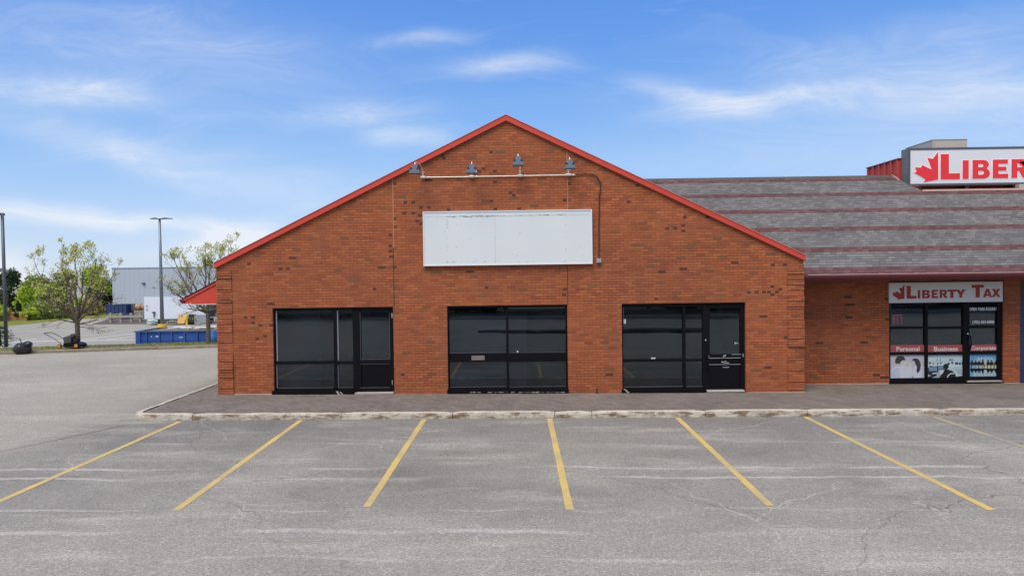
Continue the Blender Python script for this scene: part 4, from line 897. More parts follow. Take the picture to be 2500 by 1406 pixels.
poster(win, [(pp, [rc(235, 992, 615, 1245)]), (pw, [[(240, 1245), (240, 1160), (300, 1105), (345, 1115), (380, 1070), (440, 1060), (470, 1110), (480, 1245)], [(470, 1245), (485, 1130), (500, 1110), (570, 1100), (605, 1130), (615, 1245)]]),
  (pw2, [[(240, 1245), (245, 1180), (300, 1125), (330, 1140), (345, 1245)], [(560, 1120), (600, 1140), (612, 1245), (570, 1245)]]),
  (skin, [[(325, 1070), (375, 1035), (385, 1060), (388, 1075), (375, 1100), (350, 1115), (335, 1100)], [(470, 1060), (485, 1045), (500, 1085), (490, 1105), (475, 1090)]]), (gold, [[(395, 1080), (430, 1060), (450, 1075), (430, 1120), (400, 1110)]]),
  (hair, [[(285, 1070), (290, 1035), (315, 1008), (350, 1003), (378, 1012), (396, 1040), (385, 1055), (365, 1050), (345, 1070), (330, 1095), (318, 1078), (300, 1092)], [(465, 1058), (475, 1037), (505, 1028), (535, 1038), (553, 1065), (562, 1110), (555, 1150), (540, 1180), (525, 1190), (515, 1160), (520, 1120), (500, 1080), (490, 1055)]])])
teal, teal2, scr, nav, gry, blk = pm('pale_teal', (.50, .62, .64)), pm('haze_teal', (.40, .54, .58)), pm('screen', (.16, .26, .36)), pm('navy', (.018, .028, .055)), pm('desk', (.34, .42, .44)), pm('black', (.008, .010, .016))
R = random.Random(9)
poster(win, [(teal, [rc(640, 992, 1027, 1245)]), (teal2, [rc(640+R.uniform(0, 340), 1000+R.uniform(0, 60), 0, 0)[:1]+[(0, 0)] for _ in range(0)]+[[(650, 1000), (760, 1010), (1020, 1000), (1020, 1025), (800, 1035), (650, 1022)], [(645, 1060), (1020, 1045), (1022, 1075), (650, 1082)], [(830, 1130), (1020, 1110), (1025, 1180), (960, 1200)]]),
  (gry, [[(640, 1170), (760, 1150), (800, 1200), (740, 1245), (640, 1245)], [(930, 1140), (1020, 1150), (1027, 1210), (960, 1200)]]),
  (nav, [rc(x, 1070+R.uniform(-6, 12), x+R.uniform(12, 34), 1088+R.uniform(0, 14)) for x in (650, 690, 735, 770, 850, 890, 930, 970, 1000)]+[rc(x, 1042+R.uniform(-4, 4), x+12, 1052) for x in (730, 765, 870, 900, 880)]+[[(640, 1140), (655, 1110), (745, 1118), (750, 1190), (690, 1225), (640, 1200)], [(735, 1110), (810, 1112), (808, 1155), (740, 1155)]]),
  (scr, [[(648, 1120), (735, 1122), (738, 1165), (650, 1168)], [(745, 1116), (800, 1118), (798, 1148), (748, 1148)]]), (pw, [[(680, 1190), (740, 1180), (745, 1192), (690, 1200)], [(760, 1165), (790, 1160), (795, 1215), (770, 1215)]]),
  (blk, [[(805, 1100), (830, 1085), (858, 1095), (862, 1125), (845, 1140), (850, 1150), (900, 1165), (935, 1205), (940, 1245), (760, 1245), (770, 1215), (800, 1185), (815, 1150), (808, 1125)], [(940, 1225), (1027, 1215), (1027, 1245), (940, 1245)], [(640, 1230), (720, 1200), (735, 1215), (650, 1245)]]),
  (pw, [[(838, 1240), (850, 1210), (880, 1188), (925, 1190), (915, 1198), (880, 1200), (858, 1218), (848, 1242)]])])
sk1, sk2, sun_, lin = pm('sky_blue', (.13, .34, .60)), pm('pale_sky', (.35, .50, .58)), pm('glow', (.52, .54, .36)), pm('dark_line', (.05, .12, .22))
ppl = []; R = random.Random(4)
for cx in (1112, 1150, 1186, 1225, 1285, 1322, 1368):
    for s_, y0 in ((1, 1100), (-1, 1140)):
        hgt = R.uniform(44, 58)
        ppl.append([(cx-18, y0), (cx-20, y0-s_*22), (cx-8, y0-s_*32), (cx-7, y0-s_*hgt), (cx+6, y0-s_*hgt), (cx+8, y0-s_*32), (cx+18, y0-s_*24), (cx+19, y0)])
ppl += [rc(1098, 1098, 1390, 1103), rc(1098, 1140, 1390, 1152)]+[rc(x, 1103, x+8, 1140) for x in (1104, 1140, 1178, 1215, 1238, 1272, 1310, 1345, 1380)]
pst = poster(dr, [(sk1, [rc(1090, 990, 1393, 1228)]), (sk2, [[(1120, 1228), (1120, 1060), (1180, 1020), (1330, 1020), (1370, 1060), (1370, 1228)]]), (sun_, [el(1290, 1120, 85, 52)]), (lin, [rc(x, 990, x+3, 1228) for x in (1125, 1162, 1198, 1235, 1270, 1305, 1340, 1372)]), (blk, ppl)])
pr = mat('glowing_red', (.92, .16, .18), .5); prd = mat('faint_tube', (.70, .66, .85), .5); prm = mat('faint_pink_tube', (.70, .30, .42), .5)
# signs hung behind the first pane: oval tube unlit, hours figures with added glow
YN = WF+.075
def pn(zx, zy): return U(2165+zx/21.63, 735+zy/21.63, YN)
os_ = thing('open_sign', (pn(600, 620)[0], YN, pn(600, 620)[1]), 'unlit oval neon open sign hanging in the upper left storefront pane', 'neon sign')
g = MB(); g.tube([(pn(620+420*math.cos(a_), 430+195*math.sin(a_))[0], YN, pn(620, 430+195*math.sin(a_))[1]) for a_ in np.linspace(0, 6.283, 28)], .010, 6); g.build('oval_tube', prd, os_)
a, d = pn(330, 330); b, c = pn(860, 540); word('OPEN', (a, b, c, d), YN, prm, os_, .0, 'lettering')
hs = thing('hours_sign', (pn(560, 1240)[0], YN, pn(560, 1240)[1]), 'red opening hours sign with rows of figures below the oval neon sign', 'hours sign')
g = MB()
def rn(x0, y0, x1, y1): (a, d), (b, c) = pn(x0, y0), pn(x1, y1); g.box(a, b, YN-.004, YN, c, d)
rn(300, 715, 820, 765)
for k in range(7):
    y0 = 810+k*62; rn(310, y0, 420, y0+40); rn(520, y0, 600, y0+(44 if k % 3 else 30)); rn(740+(k % 3)*8, y0, 820-(k % 2)*18, y0+42)
pr.node_tree.nodes['Principled BSDF'].inputs['Emission Color'].default_value = (1, .13, .2, 1); pr.node_tree.nodes['Principled BSDF'].inputs['Emission Strength'].default_value = .36  # emission added to brighten the red figures behind the dark glass
g.build('figures', pr, hs)
g = MB(); (a, d), (b, c) = pn(275, 690), pn(850, 1260); g.box(a, b, YN+.002, YN+.012, c, d); g.build('backing', mat('smoked_panel', (.10, .03, .04), .4), hs)
# potted plant just inside
X, Z = U(2195, 850, WF+.5); pl = thing('potted_plant', (X, WF+.5, zs(9.7)+.0), 'leafy green plant standing inside behind the Personal pane', 'plant')
g = MB(); g.tube([(X, WF+.5, zs(9.7)), (X, WF+.5, zs(9.7)+.35)], [.13, .17], 12); g.build('pot', M['charcoal'], pl)
g = MB(); R = random.Random(2)
for k in range(140):
    th = R.uniform(0, 6.28); rr = R.uniform(.05, .38); zz_ = .35+R.uniform(.1, .75); l = R.uniform(.07, .14)
    p = Vector((X+rr*math.cos(th), WF+.5+rr*math.sin(th)*.7, zs(9.7)+zz_)); dv = Vector((math.cos(th), math.sin(th), R.uniform(-.6, .5))).normalized()*l; sd_ = dv.cross(Vector((0, 0, 1))).normalized()*l*.3
    g.quad([p-dv*.5, p+sd_, p+dv, p-sd_])
g.build('leaves', M['leaf_mid'], pl)
g = MB(); xx, zz2 = U(2394, 772, WF+.25); lt = MB()
lt.prism([(xx-.07, zz2+.06), (xx-.02, zz2+.075), (xx+.11, zz2-.01), (xx+.05, zz2-.06), (xx-.02, zz2-.05)], WF+.25, WF+.26); tag(lt.build('paper_notice', mat('orange_paper', (.42, .09, .05), .6), None, (xx, WF+.25, zz2-.06)), 'dim orange red notice inside the glass door between two white text lines', 'notice')
# ------------------------------------------------------------------ lamp posts
def lamp(loc, h, r0, r1, m, label, heads, base=None):
    T = thing('lamp_post', loc, label, 'lamp post', 'parking lot lamp posts'); x, y, z = loc
    g = MB(); g.tube([(x, y, z), (x, y, z+h*.5), (x, y, z+h)], [r0, (r0+r1)/2, r1], 12); g.build('pole', m, T, smooth=True)
    for dx in heads:
        s = 1 if dx > 0 else -1; g = MB()
        g.prism([(x, z+h-.02), (x+dx*.35, z+h+.02), (x+dx*.4, z+h+.06), (x+dx, z+h-.01), (x+dx, z+h-.07), (x+dx*.4, z+h-.08), (x, z+h-.10)], y-.16, y+.16); g.build('lamp_head', m, T)
    if base:
        g = MB(); g.tube([(x, y, z-.3), (x, y, z+base[1]-.03), (x, y, z+base[1])], [base[0], base[0], base[0]-.03], 20); g.build('concrete_base', M['safety'], T)
    return T
bx, by = G(395, 806)[:2]
Y2 = 41.0; X2, Z2 = U(397, 533, Y2); xb2, _ = U(396, 790, Y2)
zb2 = lot(xb2, Y2); xw, zt2 = U(395, 791.5, Y2)
lamp((xb2, Y2, zb2), Z2-zb2, .17, .09, M['pole'], 'tall twin headed grey lamp post on a round yellow concrete base', [1.05, -.75], (.36, max(.5, zt2-zb2)))
x1, z1 = U(5.5, 520, 12.3)
lamp((x1, 12.3, VZ), z1-VZ, .075, .06, M['pole_dark'], 'dark lamp post at the left picture edge rising beside a spruce bush', [-.85])

# ------------------------------------------------------------------ trees
def limb(g, p, d, L, r, depth, R, tips, curl=.25, split=(2, 3), up=.05, minr=.004):
    n = 4 if depth < 3 else 3; pts = [Vector(p)]; dd = Vector(d).normalized()
    for k in range(n):
        dd = (dd+Vector((R.gauss(0, curl), R.gauss(0, curl), R.gauss(0, curl*.6)+up))*.55).normalized(); pts.append(pts[-1]+dd*L/n)
    rs = [max(minr, r*(1-.45*k/n)) for k in range(n+1)]
    g.tube(pts, rs, 7 if depth < 2 else (5 if depth < 3 else 4), cap=False)
    if depth >= 2: tips.append((pts[-1], dd, depth)); tips.append((pts[2], dd, depth))
    if depth >= 6 or L < .10: return
    for k in range(R.choice(split)+(1 if depth < 3 else 0)):
        f = R.uniform(.35, 1); i = min(n, max(1, round(f*n))); a = Vector((R.gauss(0, 1), R.gauss(0, 1), R.gauss(0, .7)+.25)).normalized()
        nd = (dd*1.0+a*R.uniform(.45, .85)).normalized()
        limb(g, pts[i], nd, L*R.uniform(.50, .72), rs[i]*.55, depth+1, R, tips, curl, split, up, minr)
def leaves(g, c, n, s, spread, R):
    for _ in range(n):
        p = c+Vector((R.gauss(0, spread), R.gauss(0, spread), R.gauss(0, spread)))
        a = Vector((R.gauss(0, 1), R.gauss(0, 1), R.gauss(0, 1))).normalized(); b = a.orthogonal().normalized(); l = s*R.uniform(.6, 1.4)
        g.quad([p-a*l, p+b*l*.5, p+a*l, p-b*l*.5])
def young_tree(base, tops, trunk_h, r, label, seed, dens, low=()):
    R = random.Random(seed); T = thing('sapling_tree', base, label, 'tree', 'young trees on the verge'); B = Vector(base)
    g = MB(); tips = []
    fork = B+Vector((0, 0, trunk_h))
    g.tube([B-Vector((0, 0, .1)), B+Vector((0, 0, .12)), B+Vector((.01, 0, trunk_h*.5)), fork], [r*1.25, r*1.02, r*.92, r*.88], 10, cap=False)
    for q, rr, L in tops:
        q = Vector(q); p0 = fork+Vector((0, 0, R.uniform(-.12, .12))); d = q-p0; ln = d.length; n = 7; pts = []
        sag = Vector((d.x, d.y, 0))*.10
        for k in range(n+1):
            f = k/n; pts.append(p0+d*f+sag*math.sin(math.pi*f)*1.0+Vector((R.gauss(0, .02), R.gauss(0, .02), R.gauss(0, .02)))*ln*.5*(1 if k else 0))
        rs = [max(.006, r*rr*(1-.86*k/n)) for k in range(n+1)]
        g.tube(pts, rs, 7, cap=False); tips.append((pts[-1], d, 3))
        for k in range(9):
            f = R.uniform(.22, .98); m_ = min(n-1, int(f*n)); pp = pts[m_].lerp(pts[m_+1], f*n-m_); dd = (pts[m_+1]-pts[m_]).normalized()
            a = Vector((R.gauss(0, 1), R.gauss(0, 1), R.gauss(0, .7)+.35)).normalized()
            limb(g, pp, dd+a*R.uniform(.6, 1.0), ln*R.uniform(.15, .27)*(1.25-.6*f), max(.005, rs[m_]*.5), 3, R, tips, .22, (2, 3), .05, .0035)
    for q, rr, z_ in low:
        p0 = B+Vector((0, 0, z_)); d = Vector(q)-p0; limb(g, p0, d, d.length*.7, r*rr, 2, R, tips, .34, (2, 3), .0, .0035)
    g.build('trunk', M['bark'], T)
    g = MB(); zmx = max(t_[0].z for t_ in tips)
    for c, d, dep in tips:
        hrel = (c.z-base[2])/(zmx-base[2]); pr_ = dens*(.06+2.2*hrel**3)*(1.0 if dep > 2 else .4)
        if R.random() < pr_: leaves(g, c, R.choice([2, 3, 4, 5, 6]), .040, .055, R)
    g.build('crown', M['leaf_young'], T); return T
def V(px, py, Y): x, z = U(px, py, Y); return (x, Y, z)
bs = V(190, 848, 11.9)
young_tree((bs[0], 11.9, VZ+.02), [(V(86, 648, 11.2), .55, 1), (V(150, 630, 12.6), .6, 1), (V(185, 622, 11.8), .62, 1), (V(238, 630, 12.2), .6, 1), (V(282, 655, 12.6), .5, 1), (V(262, 700, 11.0), .42, 1), (V(88, 700, 12.6), .40, 1), (V(205, 640, 10.6), .45, 1), (V(160, 660, 13.4), .45, 1), (V(130, 735, 11.2), .32, 1), (V(248, 725, 12.8), .32, 1)], 1.05, .105,
           'bare branched young tree with sparse yellow green leaves above the lawn mower', 3, .20, [(V(112, 772, 11.4), .30, 1.0), (V(262, 783, 12.0), .26, .95), (V(218, 803, 11.6), .16, .95), (V(262, 795, 12.6), .15, .85)])
bs = V(509, 840, 12.9)
young_tree((bs[0], 12.9, VZ+.02), [(V(415, 615, 12.6), .5, 1), (V(455, 640, 13.6), .55, 1), (V(500, 610, 12.4), .55, 1), (V(560, 596, 13.0), .55, 1), (V(400, 690, 12.2), .42, 1), (V(440, 700, 13.8), .40, 1), (V(590, 650, 13.4), .45, 1), (V(515, 600, 14), .5, 1), (V(455, 742, 12.3), .36, 1), (V(600, 720, 12.6), .36, 1)], 1.30, .10,
           'young thin leaved tree standing beside the blue dumpster behind the red canopy', 14, .22, [(V(440, 735, 12.6), .42, 1.25), (V(540, 790, 12.6), .25, .95), (V(480, 800, 13.1), .18, .9)])
def clump_tree(name, base, h, rx, label, leafm, n, ls, seed, group='trees beyond the far lot', low=.12, conic=0, cat='tree', ry=None):
    R = random.Random(seed); T = thing(name, base, label, cat, group); B = Vector(base)
    g = MB(); top = B+Vector((R.uniform(-.3, .3), 0, h*.8)); g.tube([B-Vector((0, 0, .4)), B+Vector((0, 0, h*.35)), top], [.045*h*.6, .035*h*.6, .01*h], 8, cap=False); cs = []
    for k in range(26):
        f = low+(1-low)*R.random()**(.8 if not conic else 1.0); wd = rx*(math.sin(math.pi*min(1, .12+.86*(f-low)/(1-low)))**.6 if not conic else (1.05-f)**.8)
        th = R.uniform(0, 6.28); q = B+Vector((math.cos(th)*wd*R.uniform(.3, .85), math.sin(th)*(ry or wd)*R.uniform(.3, .85), h*f*.97)); cs.append((q, rx*R.uniform(.22, .42)*(1 if not conic else (1.15-f))))
        g.tube([B+Vector((0, 0, h*max(.08, f-.22))), q], [.012*h, .004*h], 4, cap=False)
    g.build('trunk', M['bark'], T); g = MB()
    for k in range(n):
        c, r_ = cs[int(R.random()*len(cs))]; d = Vector((R.gauss(0, 1), R.gauss(0, 1), R.gauss(0, .8))).normalized()*r_*R.random()**.4
        leaves(g, c+d, 1, ls, .02, R)
    g.build('crown', leafm, T); return T
def bank_py(px):     # row where the bank meets what grows on it, along the photo
    return float(np.interp(px, [-60, 10, 60, 150, 260, 540], [791, 787.5, 785.5, 780, 770, 766]))
def GB(px, Y):
    x = U(px, 775, Y)[0]; return (x, Y, lot(x, Y)+.12)
def BY(px): return G(px, bank_py(px))[1]
def tallness(px, top, Y): return U(px, top, Y)[1]-GB(px, Y)[2]
for px, top, Y, rpx, label, lm, n, ls, seed, low, con in [
    (-45, 655, 98, 62, 'dark broad evergreen behind the lamp post at the left picture edge', 'leaf_dark', 2600, .26, 31, .1, 0),
    (22, 664, 95, 48, 'dark evergreen tree with a rounded top right of the left lamp post', 'leaf_dark', 2600, .24, 32, .1, 0),
    (92, 676, 92, 44, 'dusky green tree behind the bright bush and the young tree', 'leaf_mid', 2600, .22, 33, .1, 0),
    (62, 702, 84, 30, 'bright lime green small tree in front of the dark evergreens', 'leaf_bright', 2200, .18, 34, .1, 0),
    (112, 700, 90, 36, 'lime green tree seen through the left branches of the young tree', 'leaf_bright', 2200, .18, 35, .08, 0),
    (160, 668, 94, 46, 'olive green tree behind the crown of the young tree', 'leaf_mid', 2400, .2, 36, .06, 0),
    (228, 652, 88, 46, 'tall bright green tree just left of the pale blue warehouse', 'leaf_bright', 3800, .2, 37, .14, 0),
    (132, 686, 96, 42, 'dusky olive tree at the back between the lime tree and the young tree trunk', 'leaf_mid', 2400, .2, 41, .06, 0),
    (258, 690, 92, 32, 'dark green tree against the left edge of the warehouse', 'leaf_dark', 2200, .2, 38, .08, 0),
    (45, 735, 73, 16, 'small dark conifer before the brown fence with visible trunk', 'leaf_dark', 1300, .15, 39, .25, 1),
    (512, 635, 98, 20, 'green tree crown showing above the warehouse roof by the gable', 'leaf_mid', 1500, .2, 47, .3, 0)]:
    b_ = GB(px, Y); wpm = F/(Y+16.9); clump_tree("conifer_tree" if con else 'leafy_tree', b_, tallness(px, top, Y), rpx/wpm, label, M[lm], n, ls, seed, low=low, conic=con)
for px, top, Y, rpx, label, lm, n, seed in [
    (92, 742, 77, 36, 'round mid green shrub left of the young tree trunk on the bank', 'leaf_mid', 2200, 51),
    (72, 752, 75, 24, 'pale green low shrub at the end of the brown fence', 'leaf_bright', 1200, 55),
    (135, 738, 78, 38, 'wide grey green shrub behind the young tree trunk', 'leaf_mid', 2200, 52),
    (165, 745, 76, 22, 'tan leaved shrub directly left of the young tree trunk', 'leaf_brown', 1300, 56),
    (228, 738, 78, 32, 'brownish shrub at the foot of the tall bright green tree', 'leaf_brown', 1900, 53),
    (2, 748, 76, 20, 'bright low shrub at the left edge behind the lamp post', 'leaf_bright', 900, 54)]:
    Y = BY(px)+(Y-76)*.4+1; b_ = GB(px, Y); wpm = F/(Y+16.9); clump_tree('shrub', b_, tallness(px, top, Y), rpx/wpm, label, M[lm], n, .16, seed, 'shrubs on the grass bank', .1, 0, 'shrub')
# spruce bush at the foot of the left lamp post
sb_ = V(7, 848, 12.7); R = random.Random(6); T = thing('spruce_bush', (sb_[0]-.1, 12.7, VZ), 'dark drooping spruce bush at the foot of the left lamp post', 'bush'); g = MB(); g2 = MB(); B = Vector((sb_[0]-.1, 12.7, VZ))
g2.tube([B, B+Vector((0, 0, .95))], [.05, .01], 6)
for k in range(64):
    zz_ = R.uniform(.04, .85); th = R.uniform(0, 6.28); L = (.78-.62*zz_)*R.uniform(.7, 1.15); d = Vector((math.cos(th), math.sin(th), R.uniform(-.15, .12)))
    p0 = B+Vector((0, 0, zz_)); p1 = p0+d*L; g2.tube([p0, p1], [.012, .004], 4, cap=False)
    for j in range(46):
        p = p0.lerp(p1, R.uniform(.15, 1))+Vector((R.gauss(0, .03), R.gauss(0, .03), R.gauss(0, .02)-.015)); a = (d+Vector((R.gauss(0, .7), R.gauss(0, .7), R.gauss(0, .5)))).normalized()*R.uniform(.03, .06); b = a.orthogonal().normalized()*.009
        g.quad([p-b, p+a-b*.3, p+a+b*.3, p+b])
g2.build('stem', M['bark'], T); g.build('needles', M['leaf_dark'], T)

# ------------------------------------------------------------------ dumpster, barrel, mower, bag
xa, za = U(331, 808, 14.5); DL = 4.7; lz = lot(xa, 14.5)-.03; zt = U(420, 807, 14.5)[1]
dp = thing('dumpster', (xa, 14.5, lz), 'blue ribbed roll off dumpster with pale boards on its load', 'dumpster')
g = MB(); x0, x1, y0, y1 = xa+.03, xa+DL, 14.5, 16.6
g.box(x0, x1, y0, y0+.05, lz, zt-.05); g.box(x0, x1, y1-.05, y1, lz, zt-.05); g.box(x0, x0+.05, y0+.05, y1-.05, lz, zt-.05); g.box(x1-.05, x1, y0+.05, y1-.05, lz, zt-.05); g.box(x0+.05, x1-.05, y0+.05, y1-.05, lz, lz+.05)
g.box(x0, x1, y0-.02, y0, zt-.46, zt-.44); g.build('body', M['bluepaint'], dp)
for i in range(8):
    xr = x0+.1 if i == 0 else x0+.49+(i-1)*.59
    g = MB(); wd = .11 if i == 0 else .035; g.box(xr-wd, xr+wd, y0-.055, y0-.001, lz+.02, zt-.055); g.build('rib', M['bluepaint'], dp)
g = MB(); g.box(x0-.08, x1, y0-.07, y0+.05, zt-.05, zt); g.box(x0-.08, x1, y1-.07, y1+.05, zt-.05, zt); g.box(x0-.05, x0+.07, y0+.05, y1-.07, zt-.05, zt); g.build('rim', M['bluerim'], dp)
g = MB(); R = random.Random(6); xs_ = np.linspace(x0+.1, x1-.06, 16); ys_ = np.linspace(y0+.06, y1-.08, 8)
gg = {}
for i, a in enumerate(xs_):
    for j, b in enumerate(ys_): gg[i, j] = (a, b, zt-.06+.10*math.sin(math.pi*j/7)*math.sin(math.pi*min(1, i/8))+R.uniform(-.02, .02))
for i in range(15):
    for j in range(7): g.quad([gg[i, j], gg[i+1, j], gg[i+1, j+1], gg[i, j+1]])
g.build('load', M['debris'], dp)
ld = MB(); R = random.Random(16)
for k in range(11):
    a = R.uniform(x0+.7, x1-.8); b = R.uniform(y1-.9, y1-.2); L = R.uniform(.7, 1.5); an = R.uniform(-.1, .1); z_ = zt+.0+R.uniform(0, .06)
    p, q = Vector((a, b, z_)), Vector((a+L*math.cos(an), b+L*math.sin(an)*.5, z_+R.uniform(-.03, .03))); n_ = Vector((0, .13, .015))
    ld.quad([p-n_, q-n_, q+n_, p+n_]); u_ = Vector((0, 0, .025)); ld.quad([p-n_-u_, q-n_-u_, q-n_, p-n_])
tag(ld.build('scrap_boards', M['tarp'], None, (x0+2, y1-.5, zt)), 'pale scrap boards and sheets piled on the blue dumpster', 'scrap boards')
g = MB()
for r in [(368, 820.5, 371, 822.5), (380, 819.5, 388, 822.5), (437, 822.5, 446, 824)]:
    g = MB(); a, b, c, d = UR(r, y0-.004); g.box(a, b, y0-.006, y0-.001, c, d); g.build('worn_decal', M['white'], dp)
xq, zq = U(522, 822, 13.9); br_ = thing('barrel', (xq, 13.9, lot(xq, 13.9)), 'light blue plastic barrel between the young tree and the brick corner', 'barrel')
zt3 = U(522, 808, 13.9)[1]; z0_ = lot(xq, 13.9); hb = zt3-z0_
g = MB(); g.tube([(xq, 13.9, z0_), (xq, 13.9, z0_+.06), (xq, 13.9, z0_+hb*.33), (xq, 13.9, z0_+hb*.36), (xq, 13.9, z0_+hb*.64), (xq, 13.9, z0_+hb*.67), (xq, 13.9, zt3-.04), (xq, 13.9, zt3)], [.14, .16, .165, .175, .175, .165, .16, .14], 18); g.build('body', M['bluelight'], br_, smooth=True)
g = MB(); g.tube([(xq, 13.9, zt3), (xq, 13.9, zt3+.02)], [.15, .145], 18); g.build('lid', M['bluelight'], br_)
# rubbish bag on the lane with a stick poking out
bp_ = G(45, 866); R = random.Random(3); g = MB(); B = (bp_[0], bp_[1]+.25, bp_[2])
bg_ = thing('rubbish_bag', B, 'full black rubbish bag on the lane against the verge kerb', 'bag')
g.blob((B[0]-.04, B[1], B[2]+.22), (.33, .27, .235), 30, 18, .10, 5); g.blob((B[0]+.20, B[1]+.02, B[2]+.40), (.16, .14, .125), 22, 12, .16, 8); g.build('sack', M['bag'], bg_, smooth=True)
g = MB(); g.tube([(B[0]+.29, B[1], B[2]+.44), (B[0]+.36, B[1], B[2]+.39), (B[0]+.39, B[1]-.02, B[2]+.34)], [.04, .02, .035], 8); g.build('knot', M['bag'], bg_)
p0, p1 = U(46, 843, B[1]), U(38, 827.5, B[1]); g = MB(); g.tube([(p0[0]+.05, B[1]+.22, p0[1]-.5), (p0[0], B[1]+.22, p0[1]), (p1[0], B[1]+.22, p1[1])], [.014, .016, .020], 8)
tag(g.build('stick', M['undercar'], None, (p0[0]+.05, B[1]+.22, p0[1]-.5)), 'dark stick leaning up from behind the black rubbish bag', 'stick')
# push mower on the verge
mx, _ = U(178, 845, 11.45); my = 11.45; mz = VZ+.035
mo = thing('lawn_mower', (mx, my, mz), 'push lawn mower with orange wheels and grass bag beside the young tree', 'lawn mower')
def mpx(px, py): return U(px, py, my)
g = MB(); a = mpx(163, 845)[0]; b = mpx(203, 845)[0]; zc = mz+.10
g.prism([(a-.02, zc), (a+.02, zc+.10), (b-.22, zc+.13), (b-.06, zc+.08), (b+.03, zc+.02), (b+.03, zc-.05), (a, zc-.05)], my-.22, my+.22); g.build('deck', M['panelblack'], mo)
g = MB(); ex = mpx(192, 840)[0]-.10; g.tube([(ex, my, zc+.10), (ex, my, zc+.22)], [.13, .12], 14); g.box(ex-.09, ex+.09, my-.1, my+.1, zc+.22, zc+.29); g.build('engine', M['undercar'], mo)
for px, dy, r in [(155, -.24, .085), (155, .24, .085), (196, -.24, .095), (196, .24, .095)]:
    x_ = mpx(px, 845)[0]; g = MB(); g.tube([(x_, my+dy-.035, mz+r), (x_, my+dy+.035, mz+r)], r, 20); wh_ = g.build('wheel', M['rubber'], mo)
    g = MB(); g.tube([(x_, my+dy-.045, mz+r), (x_, my+dy+.045, mz+r)], r*.72, 18); g.build('wheel_cover', M['orange'], wh_)
g = MB(); q = [mpx(*p) for p in [(160, 823), (175, 818), (180, 820), (178, 846), (165, 848)]]; g.prism(q, my-.17, my+.17); q = [mpx(*p) for p in [(173, 818.5), (179, 814.5), (184, 819), (181, 824)]]; g.prism(q, my-.12, my+.12); g.build('grass_bag', M['charcoal'], mo)
g = MB()
for dy in (-.19, .19):
    sft = 5 if dy > 0 else 0
    p = [mpx(*c) for c in [(157-sft*0+sft*1.2, 837), (140+sft, 826), (118+sft, 814), (114.5+sft, 812.5)]]
    g.tube([(p[0][0], my+dy, p[0][1])]+[(k_[0], my+dy, k_[1]) for k_ in p[1:]], .012, 8)
pa, pb = mpx(114.5, 812.5), mpx(119.5, 812.5); g.tube([(pa[0], my-.19, pa[1]), (pb[0], my+.19, pb[1])], .014, 8); g.build('handlebar', M['undercar'], mo)

# ------------------------------------------------------------------ far yard
xw0, ztop = U(273, 654, 86); zg = lot(xw0, 86)
wh = thing('warehouse', (xw0+20, 86, zg), 'large windowless pale blue clad warehouse behind the trailer', 'warehouse')
g = MB(); g.box(xw0, xw0+60, 86, 130, zg-.5, ztop-.12)
g.build('wall', M['warehouse'], wh)
g = MB(); g.box(xw0-.05, xw0+60.05, 85.93, 130.05, ztop-.12, ztop); g.build('parapet_cap', mat('cap_blue', (.24, .29, .36), .5), wh)
g = MB()
for k in range(80): g.box(xw0+.4+k*.75, xw0+.415+k*.75, 85.99, 86, zg, ztop-.13)
g.build('cladding_seam', mat('seam_blue', (.35, .41, .49), .6), wh)
a, b, c, d = UR((346, 690.5, 353, 693), 85.8); g = MB(); g.box(a, b, 85.7, 86, c, d); g.build('wall_light', M['undercar'], wh)
a, b, c, d = UR((436, 707, 452, 717), 85.9); g = MB(); g.box(a, b, 85.9, 86, c, d); g.build('vent', M['pole'], wh)
a, b, c, d = UR((512, 742, 545, 786), 85.9); g = MB(); g.box(a, b, 85.9, 86, zg, d); g.build('dock_door', mat('dock_door', (.05, .05, .055), .6), wh)
# trailer, side on
TY = 63.0; a, b, c, d = UR((352, 721, 506, 778), TY); tg = lot(a, TY)
tl = thing('trailer', (a, TY, tg), 'long white box trailer parked side on before the warehouse', 'trailer')
g = MB(); g.box(a, b, TY, TY+2.6, c, d-.08); g.build('body', M['trailerwhite'], tl)
g = MB(); g.box(a-.02, b+.02, TY-.02, TY+2.62, d-.08, d); g.box(a-.02, b+.02, TY-.03, TY, c-.06, c+.05); g.build('rail', mat('trailer_rail', (.35, .38, .42), .4), tl)
g = MB(); g.box(a+.25, b-.3, TY+.35, TY+2.3, c-.62, c-.06); g.build('chassis_shadow', M['undercar'], tl)  # dark box deepened below the frame to give the shadow under the trailer
for px in (403, 416):
    x_ = U(px, 785, TY)[0]
    for dy in (.15, 2.1):
        g = MB(); g.tube([(x_, TY+dy, tg+.5), (x_, TY+dy+.35, tg+.5)], .5, 18); wl_ = g.build('wheel', M['rubber'], tl)
        g = MB(); g.tube([(x_, TY+dy-.02, tg+.5), (x_, TY+dy+.37, tg+.5)], .26, 14); g.build('rim', M['pole'], wl_)
g = MB(); g.box(b+.002, b+.03, TY+.15, TY+2.45, c+.12, d-.2); g.build('rear_shade_panel', mat('opening_shade', (.03, .03, .035), .7), tl)  # flat dark panel gives the shade of an open rear end
g = MB(); xx = U(374, 780, TY)[0]; g.box(xx-.07, xx+.07, TY+.3, TY+.45, tg, c-.06); g.build('landing_leg', M['undercar'], tl); g = MB(); g.box(xx-.07, xx+.07, TY+2.1, TY+2.25, tg, c-.06); g.build('landing_leg', M['undercar'], tl)
for cy_ in (747.5, 756.5):
    X, Z = U(359, cy_, TY-.01); g = MB(); g.prism([(X-.2, Z), (X, Z-.2), (X+.2, Z), (X, Z+.2)], TY-.012, TY-.002); g.build('placard', M['placard'], tl)
